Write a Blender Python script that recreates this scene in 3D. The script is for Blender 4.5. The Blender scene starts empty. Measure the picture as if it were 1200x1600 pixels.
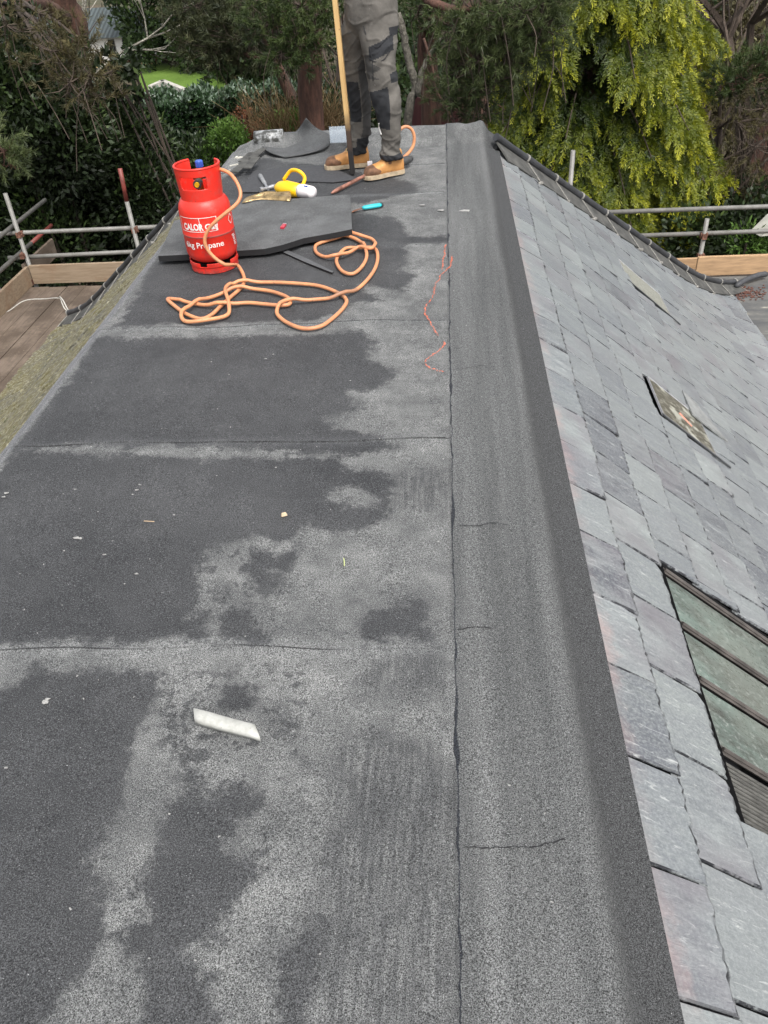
import bpy, bmesh, math, random
import numpy as np
from mathutils import Vector, Matrix
random.seed(7); RNG = np.random.default_rng(11)
sc = bpy.context.scene; COL = sc.collection
R = math.radians
# ------------------------------------------------------------------ camera
CF = 1255.; TH = R(37.9); ROLL = math.atan2(120, 1630); YAW = R(5.85); H = 1.5
_h = np.array([-math.sin(YAW), math.cos(YAW), 0]); _r = np.array([math.cos(YAW), math.sin(YAW), 0]); _z = np.array([0, 0, 1.])
_F = _h*math.cos(TH)-_z*math.sin(TH); _U = _h*math.sin(TH)+_z*math.cos(TH)
_c, _s = math.cos(ROLL), math.sin(ROLL)
CAMP = np.array([0, 0, H])
def ray(x, y):
    dx, dy = x-600, y-800
    d = _F*CF+_r*(dx*_c-dy*_s)+_U*(-dx*_s-dy*_c)
    return d/np.linalg.norm(d)
def at(x, y, z=0.):
    d = ray(x, y); return CAMP+d*((z-H)/d[2])
def atY(x, y, Y):
    d = ray(x, y); return CAMP+d*(Y/d[1])
def pxm(Y): return CF/(Y*1.0)      # rough pixels per metre at distance Y
cd = bpy.data.cameras.new('camera'); cam = bpy.data.objects.new('camera', cd); COL.objects.link(cam)
Rv = _r*_c-_U*_s; Uv = _r*_s+_U*_c; Bv = -_F
cam.matrix_world = Matrix(((Rv[0], Uv[0], Bv[0], 0), (Rv[1], Uv[1], Bv[1], 0), (Rv[2], Uv[2], Bv[2], H), (0, 0, 0, 1)))
cd.sensor_fit = 'VERTICAL'; cd.sensor_height = 36; cd.lens = CF/1600*36; cd.clip_start = .05; cd.clip_end = 1000
sc.camera = cam
sc.render.resolution_x = 768; sc.render.resolution_y = 1024
# ------------------------------------------------------------------ light
w = bpy.data.worlds.new('World'); sc.world = w; w.use_nodes = True
nt = w.node_tree; bg = nt.nodes['Background']
sky = nt.nodes.new('ShaderNodeTexSky'); sky.sky_type = 'NISHITA'; sky.sun_disc = False
SE, SR = R(58), R(150)
sky.sun_elevation = SE; sky.sun_rotation = SR; sky.dust_density = 4; sky.air_density = 1.0
hs = nt.nodes.new('ShaderNodeHueSaturation'); hs.inputs['Saturation'].default_value = .22
nt.links.new(sky.outputs[0], hs.inputs['Color']); nt.links.new(hs.outputs[0], bg.inputs[0]); bg.inputs[1].default_value = .15
sd = bpy.data.lights.new('sun', 'SUN'); sun = bpy.data.objects.new('sun', sd); COL.objects.link(sun)
sd.energy = 1.3; sd.angle = R(22); sd.color = (1, .97, .92)
# sun direction: from azimuth SR (clockwise from +Y), elevation SE
sv = Vector((math.sin(SR)*math.cos(SE), math.cos(SR)*math.cos(SE), math.sin(SE)))
sun.rotation_euler = sv.to_track_quat('Z', 'Y').to_euler(); sun.location = sv*30
sc.view_settings.view_transform = 'Standard'; sc.view_settings.look = 'None'; sc.view_settings.exposure = .9
# ------------------------------------------------------------------ node helper
class M:
    def __init__(s, name, rough=.8, base=(.2, .2, .2), spec=.5, metal=0):
        s.m = bpy.data.materials.new(name); s.m.use_nodes = True; s.t = s.m.node_tree
        s.b = s.t.nodes['Principled BSDF']; s.b.inputs['Roughness'].default_value = rough
        s.b.inputs['Base Color'].default_value = (*base, 1); s.b.inputs['Specular IOR Level'].default_value = spec
        s.b.inputs['Metallic'].default_value = metal
        s._tc = None
    def n(s, typ, ins=None, **kw):
        nd = s.t.nodes.new(typ)
        for k, v in kw.items(): setattr(nd, k, v)
        for k, v in (ins or {}).items(): s.put(nd.inputs[k], v)
        return nd
    def put(s, sock, v):
        if isinstance(v, bpy.types.NodeSocket): s.t.links.new(v, sock)
        elif isinstance(v, tuple) and len(v) == 3 and sock.type == 'RGBA': sock.default_value = (*v, 1)
        else: sock.default_value = v
    def co(s):
        if not s._tc: s._tc = s.n('ShaderNodeTexCoord')
        return s._tc.outputs['Object']
    def vmap(s, scale=(1, 1, 1), rot=(0, 0, 0), src=None):
        return s.n('ShaderNodeMapping', {'Vector': src or s.co(), 'Scale': scale, 'Rotation': rot}).outputs[0]
    def noise(s, scale, detail=3, rough=.55, vec=None, dist=0):
        return s.n('ShaderNodeTexNoise', {'Vector': vec or s.co(), 'Scale': scale, 'Detail': detail, 'Roughness': rough, 'Distortion': dist}).outputs['Fac']
    def math(s, op, a, b=0., c=0., clamp=False):
        nd = s.n('ShaderNodeMath', operation=op, use_clamp=clamp); s.put(nd.inputs[0], a); s.put(nd.inputs[1], b); s.put(nd.inputs[2], c); return nd.outputs[0]
    def rng(s, v, a, b, c=0., d=1., smooth=False):
        nd = s.n('ShaderNodeMapRange', {'Value': v, 'From Min': a, 'From Max': b, 'To Min': c, 'To Max': d}, clamp=True)
        if smooth: nd.interpolation_type = 'SMOOTHSTEP'
        return nd.outputs[0]
    def mix(s, f, a, b, blend='MIX'):
        nd = s.n('ShaderNodeMix', data_type='RGBA', blend_type=blend, clamp_factor=True)
        s.put(nd.inputs[0], f); s.put(nd.inputs[6], a); s.put(nd.inputs[7], b); return nd.outputs[2]
    def ramp(s, f, stops):
        nd = s.n('ShaderNodeValToRGB', {'Fac': f}); e = nd.color_ramp.elements
        while len(e) < len(stops): e.new(.5)
        for q, (p, c) in zip(e, stops): q.position = p; q.color = (*c, 1)
        return nd.outputs[0]
    def attr(s, name):
        return s.n('ShaderNodeAttribute', attribute_name=name).outputs['Fac']
    def bump(s, h, strength=.3, dist=.01):
        nd = s.n('ShaderNodeBump', {'Height': h, 'Strength': strength, 'Distance': dist}); s.put(s.b.inputs['Normal'], nd.outputs[0])
    def col(s, c): s.put(s.b.inputs['Base Color'], c)
    def rough(s, c): s.put(s.b.inputs['Roughness'], c)
    def xyz(s, src=None):
        nd = s.n('ShaderNodeSeparateXYZ', {'Vector': src or s.co()}); return nd.outputs
def simple(name, base, rough=.7, var=.25, scale=20, metal=0, bump=.2, spec=.5, stretch=None):
    m = M(name, rough, base, spec, metal)
    v = m.vmap(stretch) if stretch else None
    f = m.noise(scale, 5, .6, v)
    m.col(m.mix(m.rng(f, .3, .7), tuple(c*(1-var) for c in base), tuple(min(1, c*(1+var)) for c in base)))
    if bump: m.bump(m.noise(scale*3, 3, .6, v), bump, .004)
    return m.m
# ------------------------------------------------------------------ object helpers
def link(name, me, mat=None, parent=None):
    o = bpy.data.objects.new(name, me); COL.objects.link(o)
    if mat:
        for q in (mat if isinstance(mat, (list, tuple)) else [mat]): me.materials.append(q)
    if parent: o.parent = parent
    return o
def tag(o, label=None, cat=None, group=None, kind=None):
    if label: o['label'] = label
    if cat: o['category'] = cat
    if group: o['group'] = group
    if kind: o['kind'] = kind
    return o
def empty(name, loc, label, cat, group=None):
    o = bpy.data.objects.new(name, None); COL.objects.link(o); o.location = tuple(loc); o.empty_display_size = .1
    return tag(o, label, cat, group)
def rootloc(p):
    if p is None: return np.zeros(3)
    while p.parent: p = p.parent
    return np.array(p.location)
class B:
    """collects geometry in world coordinates; build() re-bases it on the parent"""
    def __init__(s): s.v = []; s.f = []; s.mi = []
    def add(s, vs, fs, mi=0):
        k = len(s.v); s.v += [tuple(map(float, q)) for q in vs]; s.f += [tuple(i+k for i in f) for f in fs]; s.mi += [mi]*len(fs)
    def box(s, c, sz, rot=None, mi=0, taper=1.):
        c = np.array(c, float); hx, hy, hz = [q/2 for q in sz]
        vs = [(-hx, -hy, -hz), (hx, -hy, -hz), (hx, hy, -hz), (-hx, hy, -hz), (-hx*taper, -hy*taper, hz), (hx*taper, -hy*taper, hz), (hx*taper, hy*taper, hz), (-hx*taper, hy*taper, hz)]
        Rm = np.array(rot) if rot is not None else np.eye(3)
        s.add([c+Rm@np.array(v) for v in vs], [(0, 3, 2, 1), (4, 5, 6, 7), (0, 1, 5, 4), (1, 2, 6, 5), (2, 3, 7, 6), (3, 0, 4, 7)], mi)
    def tube(s, pts, rad, n=10, caps=True, mi=0, flat=1.):
        P = [np.array(p, float) for p in pts]; m = len(P)
        rad = [rad]*m if np.isscalar(rad) else list(rad)
        T = []
        for i in range(m):
            t = P[min(i+1, m-1)]-P[max(i-1, 0)]; T.append(t/(np.linalg.norm(t)+1e-9))
        up = np.array([0, 0, 1.]) if abs(T[0][2]) < .9 else np.array([1., 0, 0])
        u = np.cross(T[0], up); u /= np.linalg.norm(u); vs = []
        for i in range(m):
            u = u-T[i]*(u@T[i]); u /= (np.linalg.norm(u)+1e-9); v = np.cross(T[i], u)
            for k in range(n):
                a = 2*math.pi*k/n; vs.append(P[i]+rad[i]*(math.cos(a)*u+math.sin(a)*v*flat))
        fs = [(i*n+k, i*n+(k+1) % n, (i+1)*n+(k+1) % n, (i+1)*n+k) for i in range(m-1) for k in range(n)]
        if caps: fs += [tuple(range(n-1, -1, -1)), tuple((m-1)*n+k for k in range(n))]
        s.add(vs, fs, mi)
    def lathe(s, prof, c, n=40, mi=0, cap=True):
        vs = [(c[0]+r*math.cos(2*math.pi*k/n), c[1]+r*math.sin(2*math.pi*k/n), c[2]+z) for r, z in prof for k in range(n)]
        m = len(prof)
        fs = [(i*n+k, i*n+(k+1) % n, (i+1)*n+(k+1) % n, (i+1)*n+k) for i in range(m-1) for k in range(n)]
        if cap: fs += [tuple(range(n-1, -1, -1)), tuple((m-1)*n+k for k in range(n))]
        s.add(vs, fs, mi)
    def slab(s, poly, thick, mi=0):
        """poly: 3d outline (top face), extruded down its normal"""
        P = [np.array(p, float) for p in poly]; n = np.zeros(3)
        for i in range(len(P)): n += np.cross(P[i]-P[0], P[(i+1) % len(P)]-P[0])
        n /= np.linalg.norm(n)
        if n[2] < 0: P = P[::-1]; n = -n
        k = len(P); Q = [p-n*thick for p in P]
        s.add(P+Q, [tuple(range(k)), tuple(range(2*k-1, k-1, -1))]+[(i, i+k, (i+1) % k+k, (i+1) % k) for i in range(k)], mi)
    def build(s, name, mat, parent=None, smooth=False, bevel=0, origin=None, subsurf=0):
        o0 = rootloc(parent)
        if origin is not None: o0 = np.array(origin, float)
        me = bpy.data.meshes.new(name); me.from_pydata([tuple(np.array(v)-o0) for v in s.v], [], s.f)
        if any(s.mi): me.polygons.foreach_set('material_index', s.mi)
        if smooth: me.polygons.foreach_set('use_smooth', [True]*len(me.polygons))
        me.update(); o = link(name, me, mat, parent)
        if parent is None: o.location = tuple(o0)
        if bevel:
            bm = o.modifiers.new('bevel', 'BEVEL'); bm.width = bevel; bm.segments = 2; bm.limit_method = 'ANGLE'; bm.angle_limit = R(40)
        if subsurf:
            sm = o.modifiers.new('sub', 'SUBSURF'); sm.levels = sm.render_levels = subsurf
        return o
def sub(a, b): return a
def fast(name, V, Fq, mat, parent=None, attrs=None, smooth=False, origin=None):
    """V (N,3), Fq (M,k) numpy; attrs dict name->(domain, array)"""
    V = np.asarray(V, np.float32); Fq = np.asarray(Fq, np.int32)
    o0 = rootloc(parent) if parent is not None else (np.array(origin) if origin is not None else np.zeros(3))
    V = V-o0.astype(np.float32)
    me = bpy.data.meshes.new(name); k = Fq.shape[1]
    me.vertices.add(len(V)); me.vertices.foreach_set('co', V.ravel())
    me.loops.add(Fq.size); me.loops.foreach_set('vertex_index', Fq.ravel())
    me.polygons.add(len(Fq)); me.polygons.foreach_set('loop_start', np.arange(0, Fq.size, k, dtype=np.int32))
    if smooth: me.polygons.foreach_set('use_smooth', np.ones(len(Fq), bool))
    me.update(calc_edges=True)
    for an, (dom, arr) in (attrs or {}).items():
        a = me.attributes.new(an, 'FLOAT', dom); a.data.foreach_set('value', np.asarray(arr, np.float32).ravel())
    o = link(name, me, mat, parent)
    if parent is None: o.location = tuple(o0)
    return o
def catmull(pts, n=8):
    P = [np.array(p, float) for p in pts]; P = [2*P[0]-P[1]]+P+[2*P[-1]-P[-2]]; out = []
    for i in range(1, len(P)-2):
        for k in range(n):
            t = k/n; out.append(.5*((2*P[i])+(-P[i-1]+P[i+1])*t+(2*P[i-1]-5*P[i]+4*P[i+1]-P[i+2])*t*t+(-P[i-1]+3*P[i]-3*P[i+1]+P[i+2])*t**3))
    out.append(P[-2]); return out
def rotz(a): c, s = math.cos(a), math.sin(a); return np.array([[c, -s, 0], [s, c, 0], [0, 0, 1.]])
def axes(d, up=(0, 0, 1)):
    """matrix with x along d"""
    x = np.array(d, float); x /= np.linalg.norm(x); y = np.cross(up, x); y /= np.linalg.norm(y); z = np.cross(x, y)
    return np.array([x, y, z]).T
def jit(a): return float(RNG.uniform(-a, a))
#SPLIT
# ------------------------------------------------------------------ roof geometry
A40 = R(40); TAN = math.tan(A40); XR0, XL0, Z0, YF = .36, -1.57, -.042, 6.2
PU = [(0, 0), (1.95, -1.95*TAN), (2.15, -1.79), (2.35, -1.91), (2.62, -2.03)]
def zp(u):
    return float(np.interp(u, [p[0] for p in PU], [p[1] for p in PU]))+Z0
def rp(u, Y, off=0.):      # point on right slope (u is horizontal run)
    return np.array([XR0+u+off*math.sin(A40), Y, zp(u)+off*math.cos(A40)])
def lp(u, Y, off=0.):
    return np.array([XL0-u-off*math.sin(A40), Y, zp(u)+off*math.cos(A40)])
KR, KL = .8, .7
house = empty('slate_roof_house', (-.6, 3, -7), 'grey slate roofed house with a flat felted top and hipped slopes', 'house')
# ---- felt membrane ------------------------------------------------
seamsY = [.42, 1.36, 2.32, 3.265, 4.2, 5.08, 5.72]
ys = set(seamsY); y = .1
while y < 6.2: ys.add(round(y, 4)); y += max(.010, .0045*(y+.6))
ys |= set(np.round(np.linspace(6.2, 6.46, 10), 4)); ys = np.array(sorted(ys))
xs = np.unique(np.round(np.concatenate([np.linspace(-1.62, -1.5, 8), np.linspace(-1.5, 0, 125), [.004, .008], np.linspace(.012, .39, 46)]), 4))
GX, GY = np.meshgrid(xs, ys)
WY = .007*np.sin(GX*5+GY*3)+.005*np.sin(GX*13+GY*1.7)
PX = GX.copy(); PY = GY+WY*(GX < 0)
def sm(x, a, b): t = np.clip((x-a)/(b-a), 0, 1); return t*t*(3-2*t)
def pn(x, y, s, ph):       # cheap smooth pseudo noise
    return (np.sin(x*s*1.3+ph)*np.sin(y*s*.9+ph*2.1)+np.sin(x*s*2.7+y*s*1.1+ph)*.5)/1.5
Zf = .0025*pn(PX, PY, 5, 1)+.0015*pn(PX, PY, 13, 3)
lat = np.min(np.abs(GY[..., None]-np.array(seamsY)), -1)
step = np.zeros_like(GY)
for s_ in seamsY: step += .004*np.clip(1-(GY-s_)/.08, 0, 1)*(GY >= s_-1e-6)
Zf += step*(PX < 0)
strip = sm(PX, .003, .010)
Zf = Zf*(1-strip)+strip*(.006+.0015*pn(PX, PY, 9, 5))
Zf += -.009*np.exp(-((PX-.165-.012*np.sin(PY*1.6))/.035)**2)*(PX > 0)+.012*np.exp(-((PX-.255-.006*np.sin(PY*2.1+1))/.028)**2)
Zf -= .040*sm(PX, .275, .325)+.018*sm(PX, .31, .39)
Zf -= .045*sm(-PX, 1.545, 1.62)
e = np.clip((PY-6.2)/.26, 0, 1)
Zf += .095*np.sin(np.clip(e, 0, 1)*math.pi*.72)*(1-.45*sm(PX, .25, .39))*sm(PX, -1.6, -1.3)
def polydist(poly, X, Y):
    P = np.array(poly); Q = np.roll(P, -1, 0); d2 = np.full(X.shape, 1e9); ins = np.zeros(X.shape, bool)
    for (x1, y1), (x2, y2) in zip(P, Q):
        dx, dy = x2-x1, y2-y1; t = np.clip(((X-x1)*dx+(Y-y1)*dy)/(dx*dx+dy*dy+1e-12), 0, 1)
        d2 = np.minimum(d2, (X-x1-t*dx)**2+(Y-y1-t*dy)**2)
        c = ((y1 > Y) != (y2 > Y)); ins ^= c & (X < (x2-x1)*(Y-y1)/((y2-y1) if abs(y2-y1) > 1e-12 else 1e-12)+x1)
    return np.where(ins, 1, -1)*np.sqrt(d2)
def pp(l): return [tuple(at(*p)[:2]) for p in l]
DARK = [  # damp, darker areas of the felt
 [(20,705),(150,530),(420,524),(560,520),(592,532),(575,560),(612,578),(598,602),(548,612),(572,640),(508,652),(522,668),(600,684),(620,700),(560,712),(300,697),(20,700)],
 [(-150,1010),(-60,800),(20,700),(290,716),(520,718),(560,738),(600,735),(615,760),(612,800),(560,830),(520,838),(488,828),(440,850),(400,842),(345,850),(312,890),(305,930),(285,960),(270,1005),(180,1010),(-150,1012)],
 [(395,850),(425,858),(432,905),(410,935),(392,900)], [(560,945),(668,940),(672,1000),(565,1004)],
 [(420,880),(470,845),(470,870),(438,915),(420,925)], [(350,915),(372,925),(352,940)], [(340,965),(395,950),(420,1002),(350,1004)], [(285,975),(325,960),(330,1000),(285,1004)],
 [(-420,1700),(-300,1200),(-150,1020),(20,1075),(55,1042),(150,1045),(248,1050),(256,1072),(228,1122),(216,1180),(182,1262),(150,1350),(160,1420),(172,1448),(132,1530),(80,1600),(50,1700)],
 [(255,1262),(300,1238),(290,1196),(292,1150),(305,1200),(316,1250),(330,1235),(378,1224),(412,1262),(352,1325),(400,1338),(422,1372),(362,1424),(382,1470),(300,1492),(336,1520),(345,1600),(350,1700),(190,1700),(212,1600),(230,1520),(196,1490),(184,1452),(222,1420),(236,1340)],
 [(350,1075),(382,1072),(390,1108),(352,1112)],
 [(180,512),(250,395),(300,330),(420,330),(560,332),(620,340),(640,370),(600,385),(612,420),(650,430),(632,455),(560,445),(600,470),(545,478),(500,500),(300,508)],
 [(565,372),(632,380),(640,410),(590,432),(560,410)], [(560,372),(700,366),(705,380),(560,382)],
 [(390,245),(520,262),(640,282),(660,300),(560,318),(300,345),(330,290)],
 [(440,1500),(505,1440),(480,1600),(470,1700),(400,1700)],
]
wet = np.full(GX.shape, -9.)
for p in DARK: wet = np.maximum(wet, polydist(pp(p), PX, PY))
wet = np.clip(wet, -.25, .25)
LIGHT = [[(520,768),(555,760),(585,778),(580,796),(545,792)], [(40,1040),(0,1085),(-60,1250),(-160,1250),(-60,1015),(200,1016),(250,1018),(250,1045),(60,1045)], [(360,1640),(372,1560),(350,1450),(400,1380),(450,1370),(455,1420),(440,1470),(430,1560),(420,1640)]]
for p in LIGHT: wet = np.minimum(wet, -polydist(pp(p), PX, PY))
streak = np.full(GX.shape, -9.)
for p in [[(540,1160),(600,1140),(702,1150),(715,1330),(722,1700),(440,1700),(470,1420),(500,1290),(520,1180)], [(562,1018),(700,1020),(690,1075),(560,1085)], [(590,800),(620,740),(700,730),(700,810)], [(560,940),(680,940),(680,1004),(560,1004)]]:
    streak = np.maximum(streak, polydist(pp(p), PX, PY))
streak = np.clip(streak, -.2, .2)
spot = np.full(GX.shape, -9.)
for p in [[(255,1050),(480,1040),(480,1180),(420,1270),(300,1270),(240,1150)], [(300,850),(470,850),(440,1005),(280,1005)], [(350,1300),(480,1260),(480,1360),(400,1400)], [(150,1330),(240,1330),(220,1450),(150,1450)]]:
    spot = np.maximum(spot, polydist(pp(p), PX, PY))
spot = np.clip(spot, -.1, .1)
ny, nx = GX.shape; idx = np.arange(ny*nx).reshape(ny, nx)
FQ = np.stack([idx[:-1, :-1], idx[:-1, 1:], idx[1:, 1:], idx[1:, :-1]], -1).reshape(-1, 4)
m = M('felt', .9, spec=.3)
gr = m.noise(430, 2, .8); gr2 = m.noise(190, 2, .6); ed = m.math('ADD', m.math('MULTIPLY', m.noise(7, 8, .72), .6), m.math('MULTIPLY', m.noise(24, 6, .75), .4)); big = m.noise(2.2, 4, .6); med = m.noise(28, 4, .6)
x_, y_, z_ = m.xyz()
wetf = m.rng(m.math('ADD', m.attr('wet'), m.math('ADD', m.math('MULTIPLY', m.math('SUBTRACT', ed, .5), .34), m.math('MULTIPLY', m.math('SUBTRACT', m.noise(75, 4, .8), .5), .07))), -.02, .022, smooth=True)
stn = m.noise(22, 4, .6, m.vmap((4, .28, 1), (0, 0, R(-4))))
stf = m.math('MULTIPLY', m.rng(m.math('ADD', m.attr('streak'), m.math('MULTIPLY', m.math('SUBTRACT', ed, .5), .3)), -.05, .06, smooth=True), m.rng(stn, .36, .58, .25, 1))
vo = m.n('ShaderNodeTexVoronoi', {'Vector': m.n('ShaderNodeVectorMath', {0: m.co(), 1: m.n('ShaderNodeVectorMath', {0: m.n('ShaderNodeTexNoise', {'Vector': m.co(), 'Scale': 40.}).outputs['Color'], 'Scale': .02}, operation='SCALE').outputs[0]}, operation='ADD').outputs[0], 'Scale': 26., 'Randomness': 1.}).outputs
spn = m.rng(m.math('ADD', m.math('MULTIPLY', m.noise(34, 5, .62), .75), m.math('MULTIPLY', m.noise(6.5, 3), .35)), .585, .62)
spf = m.math('MULTIPLY', spn, m.rng(m.attr('spot'), -.03, .03))
dark = m.math('MAXIMUM', wetf, m.math('MAXIMUM', m.math('MULTIPLY', stf, .72), m.math('MULTIPLY', spf, .8)))
dusty = m.rng(m.math('ADD', m.noise(5, 6, .7), m.math('MULTIPLY', med, .25)), .52, .8)
light = m.mix(dusty, (.092, .094, .094), (.178, .180, .176))
dk = m.mix(m.rng(m.math('ADD', m.math('MULTIPLY', big, .6), m.math('MULTIPLY', m.noise(11, 6, .7), .4)), .38, .64), (.026, .027, .029), (.054, .055, .057))
base = m.mix(dark, light, dk)
# right hand strip
sx = m.rng(x_, .608, .614); bands = m.noise(10, 4, .6, m.vmap((1, .05, 1)))  # lengthwise bands paint the fold shadows into the strip colour
stripc = m.mix(m.rng(bands, .36, .66), (.072, .074, .074), (.122, .124, .123))
stripc = m.mix(m.rng(m.math('ADD', x_, m.math('MULTIPLY', m.math('SUBTRACT', ed, .5), .03)), .84, .93, smooth=True), stripc, (.050, .051, .052))  # steep outer face also darkened in colour, as its shade
base = m.mix(sx, base, stripc)
# left turned down strip
base = m.mix(m.math('MULTIPLY', m.rng(x_, -.935, -.955), m.rng(med, .3, .6, .4, 1)), base, (.15, .152, .158))
# smooth bitumen along the lateral laps (light selvedge strip) and the black laps
wig = m.math('MULTIPLY', m.math('SUBTRACT', m.noise(14, 5, .65), .5), .012)
latd = m.math('ADD', m.attr('lat'), m.math('ABSOLUTE', m.math('MULTIPLY', wig, .35)))
leftof = m.rng(x_, .61, .605)
notbig = m.rng(m.noise(3.1, 4), .42, .58, .2, 1)
base = m.mix(m.math('MULTIPLY', m.math('MULTIPLY', m.rng(m.math('ADD', m.attr('lat'), wig), .004, .04, .42, 0), leftof), m.rng(y_, 3.2, 1.5, 1, .3)), base, (.15, .155, .16))
base = m.mix(m.math('MULTIPLY', m.math('MULTIPLY', m.rng(latd, .0012, .0034, .85, 0), leftof), notbig), base, (.012, .012, .013))
lon = m.math('ABSOLUTE', m.math('ADD', m.math('SUBTRACT', x_, .612), m.math('MULTIPLY', m.math('SUBTRACT', m.noise(9, 5, .7), .5), .022)))
lw = m.rng(m.noise(5, 3), .48, .75, .0006, .0075)
base = m.mix(m.rng(m.math('SUBTRACT', lon, lw), 0, .0015, 1, 0), base, (.020, .022, .027))
# granules
sp = m.rng(gr, .37, .66, .10, 2.3); sp2 = m.rng(gr2, .32, .68, .75, 1.25)
base = m.mix(1., base, m.n('ShaderNodeCombineXYZ', {0: m.math('MULTIPLY', sp, sp2), 1: m.math('MULTIPLY', sp, sp2), 2: m.math('MULTIPLY', sp, sp2)}).outputs[0], 'MULTIPLY')
base = m.mix(m.math('MULTIPLY', m.math('GREATER_THAN', m.noise(260, 1), .765), .8), base, (.5, .5, .5))
base = m.mix(m.math('MULTIPLY', m.rng(m.noise(300, 2, .7), .56, .64), m.math('ADD', .18, m.math('MULTIPLY', dark, .5))), base, (.15, .153, .155))
m.col(base); m.rough(m.mix(dark, (.92, .92, .92), (.74, .74, .74))); m.bump(m.math('ADD', gr, m.math('MULTIPLY', med, .8)), .75, .004)
felt_m = m.m
flat = fast('flat_roof', np.stack([PX, PY, Zf], -1).reshape(-1, 3), FQ, felt_m, house, {'wet': ('POINT', wet), 'lat': ('POINT', lat), 'streak': ('POINT', streak), 'spot': ('POINT', spot)}, smooth=True)
tag(flat, 'charcoal mineral felt flat top with damp patches')
felt2 = M('felt_plain', .9, spec=.3); g1 = felt2.noise(330, 2, .75); g2 = felt2.noise(6, 4, .6)
felt2.col(felt2.mix(1., felt2.mix(felt2.rng(g2, .35, .7), (.075, .077, .078), (.125, .128, .13)), felt2.mix(felt2.rng(g1, .35, .68), (.4, .4, .4), (1.7, 1.7, 1.7)), 'MULTIPLY')); felt2.bump(g1, .7, .004); felt_plain = felt2.m
black_m = simple('bitumen_and_shade', (.008, .008, .009), .7, .3, 30)
# transverse cracks in the strip
def ribbon(name, px, wd, mat, zoff=.004, parent=house, z=0.):
    P = catmull([at(*p, z) for p in px], 6); V = []; Fq = []
    for i, p in enumerate(P):
        t = P[min(i+1, len(P)-1)]-P[max(i-1, 0)]; nrm = np.array([-t[1], t[0], 0]); nrm /= np.linalg.norm(nrm)+1e-9
        p = p+nrm*jit(wd*.6); ww = wd*RNG.uniform(.35, 1.3)*(.3 if i in (0, len(P)-1) else 1)
        V += [p+nrm*ww/2+[0, 0, zoff], p-nrm*ww/2+[0, 0, zoff]]
    return fast(name, V, [(2*i, 2*i+1, 2*i+3, 2*i+2) for i in range(len(P)-1)], mat, parent)
for q in ([(716,823),(745,825),(770,820),(795,824)], [(724,1326),(760,1328),(800,1326),(830,1327),(860,1320),(884,1314)], [(712,579),(728,578),(752,574),(774,576)], [(712,987),(748,983),(770,985)]):
    ribbon('felt_lap', q, .003, black_m, .0085)
pinkm = M('pink_chalk', .9); nz = pinkm.noise(160, 2, .7)
pinkm.t.nodes.remove(pinkm.b); ou = pinkm.t.nodes['Material Output']
dif = pinkm.n('ShaderNodeBsdfDiffuse', {'Color': (.62, .17, .10, 1)}); tr = pinkm.n('ShaderNodeBsdfTransparent')
mx = pinkm.n('ShaderNodeMixShader', {0: pinkm.rng(nz, .40, .56, 0, .85), 1: tr.outputs[0], 2: dif.outputs[0]}); pinkm.t.links.new(mx.outputs[0], ou.inputs[0])
for q in ([(697,384),(694,402),(690,424)], [(706,402),(704,418),(690,432),(680,450),(676,468),(664,484),(668,500),(678,516),(686,528)], [(695,536),(690,548),(676,558),(665,568),(670,577),(684,582),(694,584)]):
    ribbon('chalk_line', q, .0075, pinkm.m, .0095)
# ---- roof deck body under everything ------------------------------
under = M('roof_underlay', .9, (.012, .012, .014)).m
b = B()
US = [0, 1.0, 1.95, 2.15, 2.35, 2.60]
def slope_sheet(f, k, YN=-3.):
    V = []
    for u in US: V += [f(u, YN, -.03), f(u, YF+k*u, -.03)]
    return V, [(2*i, 2*i+1, 2*i+3, 2*i+2) for i in range(len(US)-1)]
for f, k in ((rp, KR), (lp, KL)):
    V, Fs = slope_sheet(f, k)
    if f is rp:   # leave the glazing opening open
        for (ua, ub, Ya, Yb) in ((0, .41, -3, 7), ):
            pass
        b.add([rp(0, -3, -.03), rp(0, 2.12, -.03), rp(.43, 2.12, -.03), rp(.43, -3, -.03)], [(0, 1, 2, 3)])
        b.add([rp(.43, -3, -.03), rp(.43, 1.06, -.03), rp(1.95, 1.06, -.03), rp(1.95, -3, -.03)], [(0, 1, 2, 3)])
        b.add([rp(0, 2.12, -.03), rp(0, YF, -.03), rp(1.95, YF+KR*1.95, -.03), rp(1.95, 2.12, -.03)], [(0, 1, 2, 3)])
        for a_, c_ in ((1.95, 2.15), (2.15, 2.35), (2.35, 2.6)): b.add([rp(a_, -3, -.03), rp(a_, YF+KR*a_, -.03), rp(c_, YF+KR*c_, -.03), rp(c_, -3, -.03)], [(0, 1, 2, 3)])
    else: b.add(V, Fs)
b.build('roof_deck', under, house)
# far hip slope (falls away from the camera)
V = []
for u in US: V += [np.array([XL0-u, YF+KL*u, zp(u)-.01]), np.array([XR0+u, YF+KR*u, zp(u)-.01])]
b = B(); b.add(V, [(2*i, 2*i+1, 2*i+3, 2*i+2) for i in range(len(US)-1)])
slate_plain = simple('slate_plain', (.13, .14, .155), .5, .3, 8); b.build('hip_end_slope', slate_plain, house)
wallm = simple('render_wall', (.42, .40, .36), .9, .15, 3)
b = B(); b.box((-.6, 2.6, -4.6), (6.5, 10.6, 4.8)); b.build('wall', wallm, house)
# ---- slates -------------------------------------------------------
sm_ = M('slate', .42, spec=.55); t1 = sm_.attr('tint'); t2 = sm_.attr('tint2'); tu = sm_.attr('pink')
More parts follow.
